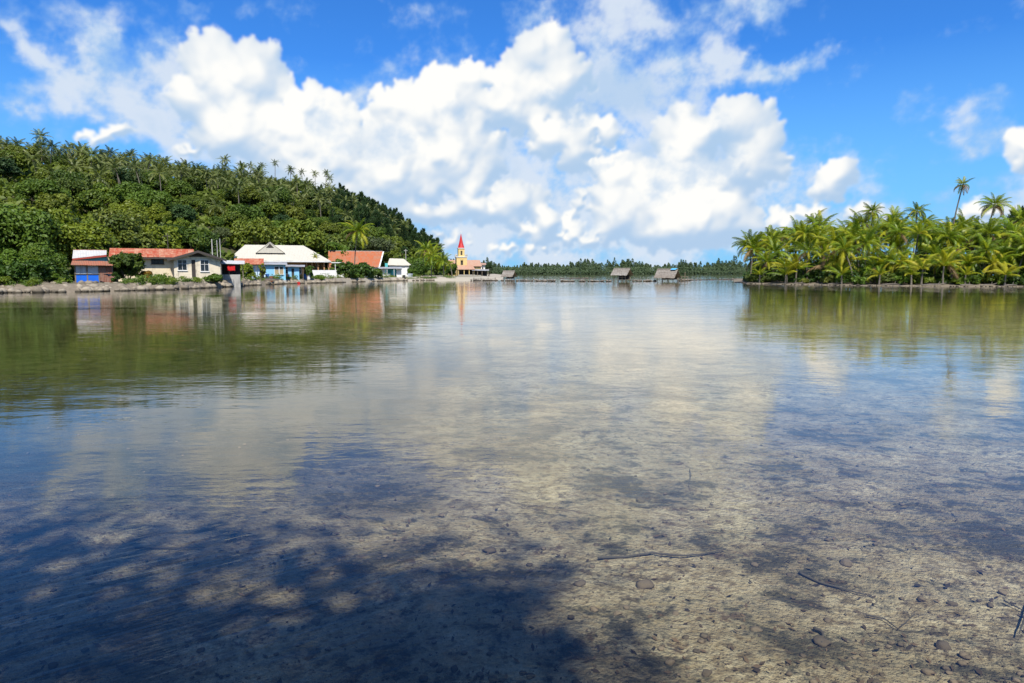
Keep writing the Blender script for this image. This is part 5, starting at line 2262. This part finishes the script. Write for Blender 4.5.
def turquoise_house():
    s = Site('turquoise_veranda_house', 379, 158, .6, 'open-fronted white and turquoise veranda house under the orange roof gable')
    e = s.e
    ev = s.z(268.6)
    m = MB()
    wall_boxes(m, 0, s.x(385.5), 0, ev, [])
    m.build('wall', WHITE, e)
    m = MB()
    wall_boxes(m, s.x(396.5), s.x(401.5), 0, ev, [])
    m.build('wall', WHITE, e)
    MB().box((s.x(385.6), 1.2, 0), (s.x(396.4), 1.3, ev)).build('back_wall', TEAL_PAINT, e)
    MB().box((s.x(386.2), .0, 0), (s.x(390), .08, s.z(273.5))).build('parapet', WHITE, e)
    MB().box((s.x(391.5), .3, s.z(275)), (s.x(395.5), .4, s.z(270.2))).build('turquoise_door', TEAL_PAINT, e)
    sheet_roof(s, (-.3, -1.0, ev - .02), (s.x(402), -1.0, ev - .02), (s.x(402), 2.4, ev + .35), (-.3, 2.4, ev + .35), GREY_IRON, 5)
    for p in (380, 387, 394, 401.5):
        MB().box((s.x(p) - .05, -.9, -.5), (s.x(p) + .05, -.8, ev)).build('post', TRIM, e)
    MB().box((-.2, -.9, -.7), (s.x(402), 3.0, -.003)).build('plinth', CONCRETE, e)
    s2 = Site('low_cream_roofed_house', 388, 186, .8, 'low house with a plain cream-white roof right of the orange roof')
    ev2, zr2 = s2.z(265.2), s2.z(258.8, 3)
    sheet_roof(s2, (-.2, -.4, ev2), (s2.x(412), -.4, ev2 - .1), (s2.x(404), 3.2, zr2), (.4, 3.2, zr2 + .1), CREAM_ROOF, 7)
    m = MB()
    wall_boxes(m, .3, s2.x(409), 0, ev2 - .05, [(s2.x(396), s2.x(399), .8, 1.8)])
    m.build('wall', WHITE, s2.e)
    window(s2, (s2.x(396), s2.x(399), .8, 1.8))
    sheet_roof(s2, (s2.x(412), 7, ev2), (-.2, 7, ev2), (.4, 3.2, zr2), (s2.x(404), 3.2, zr2), CREAM_ROOF, 5)


def church():
    s = Site('church', 461.2, 222, .8, 'small yellow church with a pointed red spire at the end of the shore', 'church', turn=R(8))
    e = s.e

    def half(px):
        return (px) * s.sx
    w1 = half(5.2)
    w2 = half(3.1)
    zb, zm, zt = s.z(266), s.z(257.4), s.z(248.6)
    # tower: lower stage with a pointed opening, belfry, spire
    m = MB()
    op = (-half(1.2), half(1.2), s.z(265), s.z(260.4))
    wall_boxes(m, -w1, w1, 0, zm, [op], y=-w1, th=.2)
    m.prism([(op[0], -w1, op[3]), (op[0], -w1, op[3] + .45), (0, -w1, op[3] + .45)], (0, .19, 0))
    m.prism([(op[1], -w1, op[3]), (0, -w1, op[3] + .45), (op[1], -w1, op[3] + .45)], (0, .19, 0))
    m.box((-w1, -w1 + .201, 0), (-w1 + .2, w1, zm))
    m.box((w1 - .2, -w1 + .201, 0), (w1, w1, zm))
    m.box((-w1 + .201, w1 - .2, 0), (w1 - .201, w1, zm))
    tw = m.build('tower', YELLOW, e)
    MB().box((op[0] - .1, -w1 + .3, op[2]), (op[1] + .1, -w1 + .36, op[3] + .5)).build('tower_opening_shade', INSIDE, tw)  # dark panel standing in for the shade inside the tower opening
    MB().box((-w1 - .18, -w1 - .18, zm), (w1 + .18, w1 + .18, zm + .22)).build('cornice', TRIM, tw)
    for sx_ in (-1, 1):
        for sy_ in (-1, 1):
            x, y = sx_ * (w1 - .05), sy_ * (w1 - .05)
            p = MB()
            p.box((x - .17, y - .17, zm + .222), (x + .17, y + .17, zm + .75))
            b0 = len(p.v)
            p.v += [(x - .2, y - .2, zm + .752), (x + .2, y - .2, zm + .752), (x + .2, y + .2, zm + .752), (x - .2, y + .2, zm + .752), (x, y, zm + 1.2)]
            for k in range(4):
                p.f.append((b0 + k, b0 + (k + 1) % 4, b0 + 4))
                p.mi.append(0)
            p.build('pinnacle', CONCRETE, tw)
    bel = MB()
    bo = (-.28, .28, zm + .7, zt - .75)
    wall_boxes(bel, -w2, w2, zm + .222, zt, [bo], y=-w2, th=.15)
    bel.box((-w2, -w2 + .151, zm + .222), (-w2 + .15, w2, zt))
    bel.box((w2 - .15, -w2 + .151, zm + .222), (w2, w2, zt))
    bel.box((-w2 + .151, w2 - .15, zm + .222), (w2 - .151, w2, zt))
    be = bel.build('belfry', YELLOW, e)
    MB().box((bo[0], -w2 + .2, bo[2]), (bo[1], -w2 + .24, bo[3])).build('belfry_opening', INSIDE, be)
    MB().box((-w2 - .2, -w2 - .2, zt), (w2 + .2, w2 + .2, zt + .2)).build('cornice', TRIM, be)
    sp = MB()
    top = s.z(233)
    n = 8
    ring = [(math.cos(2 * math.pi * (k + .5) / n) * (w2 + .12), math.sin(2 * math.pi * (k + .5) / n) * (w2 + .12), zt + .202) for k in range(n)]
    ring2 = [(x * .60, y * .60, zt + .2 + (top - zt) * .30) for x, y, z in ring]
    for k in range(n):
        j = (k + 1) % n
        sp.poly([ring[k], ring[j], ring2[j], ring2[k]])
        sp.poly([ring2[k], ring2[j], (0, 0, top)])
    so = sp.build('spire', RED_PAINT, e)
    MB().tube([(0, 0, top - .3), (0, 0, top + .7)], .04, 5).box((-.25, -.03, top + .3), (.25, .03, top + .38)).build('cross', TRIM, so)
    # nave behind, running to the right
    xl, xr = s.x(450.5), s.x(483)
    ev, zr = s.z(266, 3), s.z(260, 6)
    y0 = w1 + .1
    yr = y0 + 4.2
    m = MB()
    wins = [(xl + 1.0 + k * 1.9, xl + 1.75 + k * 1.9, .9, 2.1) for k in range(5)]
    wall_boxes(m, xl + .2, xr - .2, 0, ev, wins, y=y0 + .5)
    m.box((xl + .2, y0 + .65, 0), (xl + .35, yr + 3.8, ev))
    m.box((xr - .35, y0 + .65, 0), (xr - .2, yr + 3.8, ev))
    for xg in (xl + .2, xr - .35):
        m.prism([(xg, y0 + .5, ev), (xg, yr + 3.8, ev), (xg, yr, zr - .1)], (.15, 0, 0))
    m.build('nave_wall', YELLOW, e)
    for h in wins:
        window(s, h, y=y0 + .5, bars=0)
    sheet_roof(s, (xl, y0, ev - .1), (xr, y0, ev - .1), (xr, yr, zr), (xl, yr, zr), PINK_IRON, 9)
    sheet_roof(s, (xr, yr + 4.2, ev - .1), (xl, yr + 4.2, ev - .1), (xl, yr, zr), (xr, yr, zr), PINK_IRON, 9)
    # open porch in front
    pz = s.z(269.6)
    sheet_roof(s, (s.x(455.5), -5.2, pz), (s.x(473), -5.2, pz), (s.x(472), -w1 - .05, s.z(265.4)), (s.x(456.5), -w1 - .05, s.z(265.4)), PINK_IRON, 6)
    for p in (456.5, 462, 467, 472):
        MB().box((s.x(p) - .1, -5.0, -.2), (s.x(p) + .1, -4.8, pz)).build('porch_post', YELLOW, e)
    MB().box((s.x(456.5), -w1 - .4, 0), (s.x(472), -w1 - .25, pz)).build('porch_back', INSIDE, e)
    MB().box((s.x(456), -5.1, -.3), (s.x(472.5), -4.95, s.z(274.5))).build('porch_wall', STONE, e)
    MB().box((s.x(452), -4.9, -.8), (s.x(478), 10, -.004)).build('plinth', CONCRETE, e)

    a = Site('pale_annex', 472, 218, .7, 'pale open annex with a grey roof right of the church porch', 'annex')
    az_ = a.z(270.5)
    sheet_roof(a, (0, -1.2, az_), (a.x(489), -1.2, az_ - .1), (a.x(489), 2.5, az_ + .35), (0, 2.5, az_ + .45), GREY_IRON, 6)
    for p in (473, 477.5, 482, 488):
        MB().box((a.x(p) - .08, -1.0, -.5), (a.x(p) + .08, -.85, az_)).build('post', TIMBER, a.e)
    MB().box((.2, 2.0, 0), (a.x(487), 2.1, az_ + .25)).build('back_wall', INSIDE, a.e)
    MB().box((.4, -.6, -.3), (a.x(481), -.5, a.z(275))).build('parapet', STONE, a.e)
    b = Site('white_storey_house', 477.5, 230, .8, 'white two-level house peeping over the annex beside the church')
    bz = b.z(264.6)
    m = MB()
    hh = [(b.x(479), b.x(480.3), b.z(270), b.z(267)), (b.x(482), b.x(483.3), b.z(270), b.z(267))]
    wall_boxes(m, 0, b.x(485), 0, bz, hh)
    m.build('wall', WHITE, b.e)
    for h in hh:
        window(b, h, bars=0)
    sheet_roof(b, (-.4, -.6, bz), (b.x(486), -.6, bz - .1), (b.x(486), 3, bz + .5), (-.4, 3, bz + .6), PINK_IRON, 4)


cream_house()
teal_house()
blue_shack()
porch()
blue_cottage()
blue_shed()
white_hall()
orange_house()
turquoise_house()
church()


# ------------------------------------------------------------------ thatched huts on the weir
def thatch_material():
    m, t, out = new_mat('grey_thatch')
    co = t.n.new('ShaderNodeTexCoord').outputs['Object']
    oi = t.n.new('ShaderNodeObjectInfo').outputs['Random']
    st = t.noise(t.v('MULTIPLY', co, (14, 2.0, 2.0)), 1.0, 5, .65)
    n = t.noise(co, 1.6, 5, .6)
    c = t.mix(t.rng(st, .3, .7), (.085, .072, .058), (.38, .345, .295))
    c = t.mix(t.rng(n, .45, .7, 0, .6), c, (.27, .25, .225))
    c = t.mix(t.m('MULTIPLY', oi, .45), c, (.15, .115, .085))
    principled(t, out, c, .95, 0, .1, bump(t, st, .9, .05))
    return m


THATCH = thatch_material()


def weir_hut(px0, px1, ybase, ytop, yeave, label, depth_m=3.2, blue=False):
    g = ground(px0, ybase + .2)
    s = Site('thatched_hut', px0, g.y, 0.0, label, 'hut', 'thatched huts on the stone weir', turn=R(-22))
    e = s.e
    w = s.x(px1)
    zf = s.z(ybase - 1.6)
    ze, zr = s.z(yeave), s.z(ytop, depth_m / 2)
    yr = depth_m / 2
    for xp in (.25, w * .36, w * .68, w - .25):
        for yp in (.2, depth_m - .2):
            MB().tube([(xp, yp, -.9), (xp + .03, yp, ze + .1)], [.07, .055], 6).build('post', TIMBER, e)
    for k in range(9):
        x0 = w * k / 9
        MB().box((x0 + .01, .05, zf), (x0 + w / 9 - .02, depth_m - .05, zf + .06)).build('floor_board', TIMBER, e)
    MB().box((.3, depth_m - .3, zf + .07), (w - .3, depth_m - .24, ze)).build('back_screen', INSIDE, e)
    MB().box((.25, .16, zf + .45), (w - .25, .22, zf + .53)).build('rail', TIMBER, e)
    # thatch laid in courses on both slopes
    rs = random.Random(int(px0))
    for side in (0, 1):
        n = 5
        for k in range(n):
            t0, t1 = k / n, (k + 1.25) / n
            lift = .05 + .03 * k / n
            pts = []
            seg = 14
            for i in range(seg + 1):
                x = -.3 + (w + .6) * i / seg
                tt = max(-.06, t0 + rs.uniform(-.05, .03))
                y = -.4 + (yr + .4) * tt
                z = ze + (zr - ze) * tt + lift
                pts.append((x, y if side == 0 else depth_m - y, z))
            tt = min(1.0, t1)
            top = []
            for i in range(seg + 1):
                x = -.3 + (w + .6) * i / seg
                y = -.4 + (yr + .4) * tt
                top.append((x, y if side == 0 else depth_m - y, ze + (zr - ze) * tt + .02))
            m = MB()
            for i in range(seg):
                m.poly([pts[i], pts[i + 1], top[i + 1], top[i]])
                a, b = Vector(pts[i]), Vector(pts[i + 1])
                m.poly([a, b, b + Vector((0, 0, -.1)), a + Vector((0, 0, -.1))])
                c, d = Vector(top[i]), Vector(top[i + 1])
                m.poly([a + Vector((0, 0, -.1)), b + Vector((0, 0, -.1)), d + Vector((0, 0, -.06)), c + Vector((0, 0, -.06))])
            m.build('thatch_course', THATCH, e)
    MB().tube([(-.3, yr, zr + .06), (w / 2, yr, zr + .03), (w + .3, yr, zr + .07)], .13, 7).build('ridge_roll', THATCH, e)
    if blue:
        q = [(w - 1.2, yr - .5, zr - .18), (w - .1, yr - .55, zr - .2), (w + .25, yr - .02, zr + .13), (w - 1.0, yr - .02, zr + .13)]
        MB().prism([Vector(v) + Vector((0, -.08, .1)) for v in q], (0, -.02, .03)).build('tarpaulin_patch', paint('light_blue_tarpaulin', (.10, .38, .62), amount=.2), e)
    return s


weir_hut(612.5, 627.0, 281.4, 268.8, 275.2, 'brown thatched hut on posts, left of the two together on the weir')
weir_hut(656, 675.0, 281.2, 269.4, 277.8, 'larger grey thatched hut with a blue patch at its ridge on the weir', blue=True)
weir_hut(502.5, 512.5, 280.2, 271.2, 276.6, 'small thatched hut alone on the weir near the church', 2.4)
# landing at the right of the larger hut
s = Site('fishing_platform', 678, ground(678, 281.2).y, 0, 'ramshackle timber platform with poles right of the larger thatched hut', 'platform')
for xp, h in ((.1, 1.6), (.8, 1.1), (1.5, 2.0), (2.1, 1.0)):
    for yp in (.1, 1.6):
        MB().tube([(xp, yp, -.8), (xp + .06, yp, h)], [.05, .04], 6).build('pole', TIMBER, s.e)
for k in range(6):
    MB().box((.38 * k, 0, .45), (.38 * k + .34, 1.8, .50)).build('deck_board', TIMBER, s.e)
MB().box((-.05, .04, 1.0), (2.2, .1, 1.06)).build('rail', TIMBER, s.e)
# moored craft by the church end of the weir
s = Site('wooden_landing', 473, ground(473, 280.4).y, 0, 'low dark timber landing at the church end of the stone weir', 'landing')
for k in range(10):
    MB().box((.55 * k, 0, .34), (.55 * k + .5, 1.3, .40)).build('deck_board', DARKWOOD, s.e)
for k in range(4):
    MB().tube([(1.7 * k + .2, .1, -.8), (1.7 * k + .2, .1, .7)], .06, 6).build('post', DARKWOOD, s.e)


# ------------------------------------------------------------------ poles and clutter of the shore
def pole(px, depth, ytop, label, r=.07, arm=True, mat=None, z0=None, kind='utility_pole'):
    x = X(px, depth)
    zz = hz(x, depth) if z0 is None else z0
    e = empty(kind, (x, depth, zz), 0, label, 'pole', 'poles behind the houses')
    h = Z(ytop, depth) - zz
    MB().tube([(0, 0, -.4), (.02, 0, h * .5), (0, 0, h)], [r, r * .9, r * .75], 7).build('shaft', mat or DARKWOOD, e)
    if arm:
        MB().box((-.5, -.05, h - .45), (.5, .03, h - .36)).build('crossarm', mat or DARKWOOD, e)
    return e


PALEPOLE = plain('pale_pole', (.42, .40, .36), .8)
pole(169, 99, 233, 'dark utility pole behind the red roof of the cream house')
pole(213, 108, 239, 'pale bare pole, left of three behind the cream house gable', .10, False, PALEPOLE, kind='bare_pole')
pole(218, 109, 240, 'pale bare pole, middle of three behind the cream house gable', .07, False, PALEPOLE, kind='bare_pole')
pole(221, 109, 238.5, 'pale bare pole, right of three behind the cream house gable', .07, False, PALEPOLE, kind='bare_pole')
pole(406, 190, 249, 'grey utility pole right of the low cream-roofed house', .10, True, PALEPOLE)

BARREL = [plain('blue_drum', (.03, .12, .35), .5), plain('black_drum', (.02, .02, .02), .5), plain('white_drum', (.6, .6, .56), .5), plain('rust_drum', (.22, .08, .04), .7), plain('green_bin', (.02, .12, .06), .5)]


def lathe(name, prof, mat, loc, label, cat, group, n=12):
    m = MB()
    for (r, z) in prof:
        for k in range(n):
            a = 2 * math.pi * k / n
            m.v.append((r * math.cos(a), r * math.sin(a), z))
    for i in range(len(prof) - 1):
        for k in range(n):
            m.f.append((i * n + k, i * n + (k + 1) % n, (i + 1) * n + (k + 1) % n, (i + 1) * n + k))
            m.mi.append(0)
    o = m.build(name, mat, None)
    o.location = loc
    return tag(o, label, cat, group)


DRUM = [(.01, 0), (.28, 0), (.29, .04), (.28, .28), (.30, .30), (.28, .33), (.28, .58), (.30, .60), (.28, .63), (.29, .86), (.27, .88), (.26, .85), (.01, .85)]
for i, (px, dep, c, lab) in enumerate(((262, 112, 1, 'black drum left in the yard before the blue cottage'), (267, 112.5, 0, 'blue drum in the yard before the blue cottage'), (271, 112, 3, 'rusty drum in the yard before the blue cottage'), (305, 124, 0, 'blue drum left of the white veranda wall'), (308.5, 124, 2, 'white drum left of the white veranda wall'), (404, 160, 1, 'dark drum right of the turquoise veranda house'))):
    x = X(px, dep)
    lathe('oil_drum', DRUM, BARREL[c], (x, dep, land_z(x, dep)), lab, 'drum', 'drums in the yards')
# upturned outrigger canoe before the cottage
m = MB()
n = 12
for i in range(n + 1):
    t = i / n
    hw = .34 * math.sin(math.pi * max(.03, min(.97, t))) ** .6
    for k in range(7):
        a = math.pi * k / 6
        m.v.append((4.2 * (t - .5), hw * math.cos(a), .42 * math.sin(a) * (.55 + .45 * math.sin(math.pi * t)) + .12))
for i in range(n):
    for k in range(6):
        m.f.append((i * 7 + k, i * 7 + k + 1, (i + 1) * 7 + k + 1, (i + 1) * 7 + k))
        m.mi.append(0)
s = Site('canoe', 265, 110.5, 0.5, 'dark upturned canoe on the rocks below the blue cottage', 'canoe')
m.build('hull', DARKWOOD, s.e, True)
for xx_ in (-.8, .7):
    MB().tube([(xx_, -.1, .5), (xx_, -.9, .25)], .03, 5).build('outrigger_boom', TIMBER, s.e)
MB().tube([(-1.5, -.9, .2), (1.5, -.9, .2)], [.06, .08], 6).build('outrigger_float', TIMBER, s.e)
for i, (px, dep, c, w_, lab) in enumerate(((298, 120, RED_CLOTH, .5, 'small red bundle beside the pale blue shed'), (410, 168, GREYPANEL, .9, 'grey crate on the shore right of the turquoise house'))):
    x = X(px, dep)
    b = MB()
    for k in range(4):
        b.box((-w_ / 2, -w_ / 2 - .01 * (k % 2), k * w_ * .24), (w_ / 2, w_ / 2 + .01 * (k % 2), k * w_ * .24 + w_ * .2))
    for sx_ in (-1, 1):
        b.box((sx_ * w_ * .45 - .03, -w_ / 2 - .04, 0), (sx_ * w_ * .45 + .03, -w_ / 2 - .012, w_ * .95))
    o = b.build('slatted_crate', c)
    o.location = (x, dep, land_z(x, dep) - .02)
    o.rotation_euler = (0, 0, .3 + i)
    tag(o, lab, 'crate')

# ------------------------------------------------------------------ bushes and palms among the houses
BUSH = [  # px, depth, half width px, top row, material, label, name
    (127, 81, 18, 252, LEAF_BUSH, 'big dark green bush between the blue shack and the cream house'),
    (116, 77.5, 5, 272, LEAF_BUSH, 'small bush against the rusty sheets of the shack'),
    (145, 82, 7, 271, LEAF_CROTON, 'red and yellow shrub right of the big dark bush'),
    (157, 84, 7, 275, LEAF_LIGHT, 'low bright shrub under the dark window of the cream house'),
    (212, 87, 11, 275.5, LEAF_LIGHT, 'bright green bush at the foot of the cream gable'),
    (246, 106, 11, 265, LEAF_LIGHT, 'leafy bush in front of the blue cottage and red cloth'),
    (262, 111, 4, 262, LEAF_LIGHT, 'small leafy shrub before the rusted cottage roof'),
    (309, 122, 6, 264, LEAF_BUSH, 'dark shrub between the pale blue shed and the veranda'),
    (320, 126, 6, 276, LEAF_LIGHT, 'low shrub on the rocks under the white veranda wall'),
    (346, 138, 10, 262, LEAF_BUSH, 'dark bush at the right end of the white veranda wall'),
    (362, 146, 14, 265, LEAF_BUSH, 'wide dark bush below the orange roof'),
    (352, 140, 9, 274, LEAF_LIGHT, 'bright low bush at the water below the tall palm'),
    (374, 150, 9, 270, LEAF_BUSH, 'bush left of the turquoise veranda house'),
    (418, 176, 11, 264, LEAF_BUSH, 'dark bush left of the leaning palms near the church'),
    (412, 172, 6, 270, LEAF_LIGHT, 'bright bush right of the turquoise veranda house'),
    (58, 73.5, 9, 266, LEAF_BUSH, 'shore bush left of the blue shack'),
    (36, 71, 13, 258, LEAF_BUSH, 'rounded bush on the left rocks under the low tree'),
    (48, 72, 10, 268, LEAF_LIGHT, 'bright leafy bush on the left rocks'),
    (12, 70, 15, 262, LEAF_BUSH, 'dark bush over the rocks at the left edge'),
    (-18, 69, 18, 252, LEAF_BUSH, 'dark bush beyond the left edge'),
    (66, 74, 6, 276, LEAF_LIGHT, 'tuft of green at the left wall of the blue shack'),
    (4, 68.5, 8, 278, LEAF_LIGHT, 'low bright bush on the rocks at the left edge'),
    (448, 196, 9, 262, LEAF_BUSH, 'dark bush under the palms left of the church'),
    (489, 222, 4, 262, LEAF_DARK, 'small dark tree at the right end of the church group'),
    (336, 150, 8, 259, LEAF_LIGHT, 'leafy shrub in front of the left end of the orange roof'),
]
for i, (px, dep, hw, top, mat, lab) in enumerate(BUSH):
    bd = float(np.interp(px, bank_px, bank_dep))
    dep = max(dep, bd + 1.2)
    x = X(px, dep)
    z0 = land_z(x, dep)
    rx = hw * dep / F
    hgt = max(.5, Z(top, dep) - z0)
    bush('leafy_bush', mat, (x, dep, z0), rx, hgt / 1.55, 600 + i, lab, 'bushes along the shore', leaves=int(900 + 2600 * min(1, rx / 2.6)), leaf=max(.10, .085 * rx + .05), lobes=int(14 + 6 * rx))

def shore_grass(n=14000):
    rs = np.random.RandomState(55)
    k = rs.randint(0, 150, n)
    cpx = rs.uniform(-60, 460, 150)
    cpx = np.where((cpx > 68) & (cpx < 118), cpx + 55, cpx)
    px = cpx[k] + rs.randn(n) * 2.2
    bd = np.interp(px, bank_px, bank_dep)
    dd = (1.2 + 5 * rs.rand(150) ** 2)[k] + rs.randn(n) * .3
    y = bd + np.maximum(.9, dd)
    x = (px - 512) / F * math.cos(PITCH) * y
    z = np.array([land_z(a, b) for a, b in zip(x, y)])
    hh_ = (.25 + .8 * rs.rand(150) ** 2)[k]
    p = np.stack([x, y, z + hh_ * rs.rand(n)], -1)
    nrm = rs.randn(n, 3) * .6 + np.array([0, -.6, .6])
    nrm /= np.linalg.norm(nrm, axis=1, keepdims=True)
    co, fc = quads_from(p, nrm, .07 + .12 * rs.rand(n), .4, rs)
    o = link('shore_weeds', np_mesh('shore_weeds', co, fc, LEAF_LIGHT, np.clip((.2 + .5 * rs.rand(150))[k] + .3 * rs.rand(n), 0, 1)))
    tag(o, 'tufts of weeds and grass growing along the rocky left shore', 'weeds', kind='stuff')


shore_grass()

LEFT_PALMS = [  # crown px, py, depth, scale, base px, label
    (359, 231, 158, 1.22, 354, 'tall palm with a wide drooping crown in front of the orange roof', 32, .12),
    (425, 250, 184, 1.2, 421, 'palm left of the three at the end of the shore', 19, .15),
    (434, 256, 180, 1.15, 431, 'middle palm of the three at the end of the shore', 19, .2),
    (442, 261, 178, 1.1, 444, 'lowest palm of the three beside the church', 18, .2),
    (316, 255, 142, .35, 316, 'small palm beside the veranda posts of the white hall', 13, .2),
    (450, 264, 190, .55, 452, 'short palm just left of the church tower', 14, .2),
]
for i, (px, py, dep, sc_, bp, lab, nf, old) in enumerate(LEFT_PALMS):
    bd = float(np.interp(px, bank_px, bank_dep))
    dep = max(dep, bd + 2)
    zc = Z(py, dep)
    x0 = X(bp, dep)
    z0 = land_z(x0, dep)
    h = max(1.0, zc - z0)
    hk = max(.5, round(h))
    palm('coconut_palm', (x0, dep, zc - h), h, (X(px, dep) - x0) / h, 0.0, sc_, 1700 + i, lab, 'palms among the shore houses', nf, old)
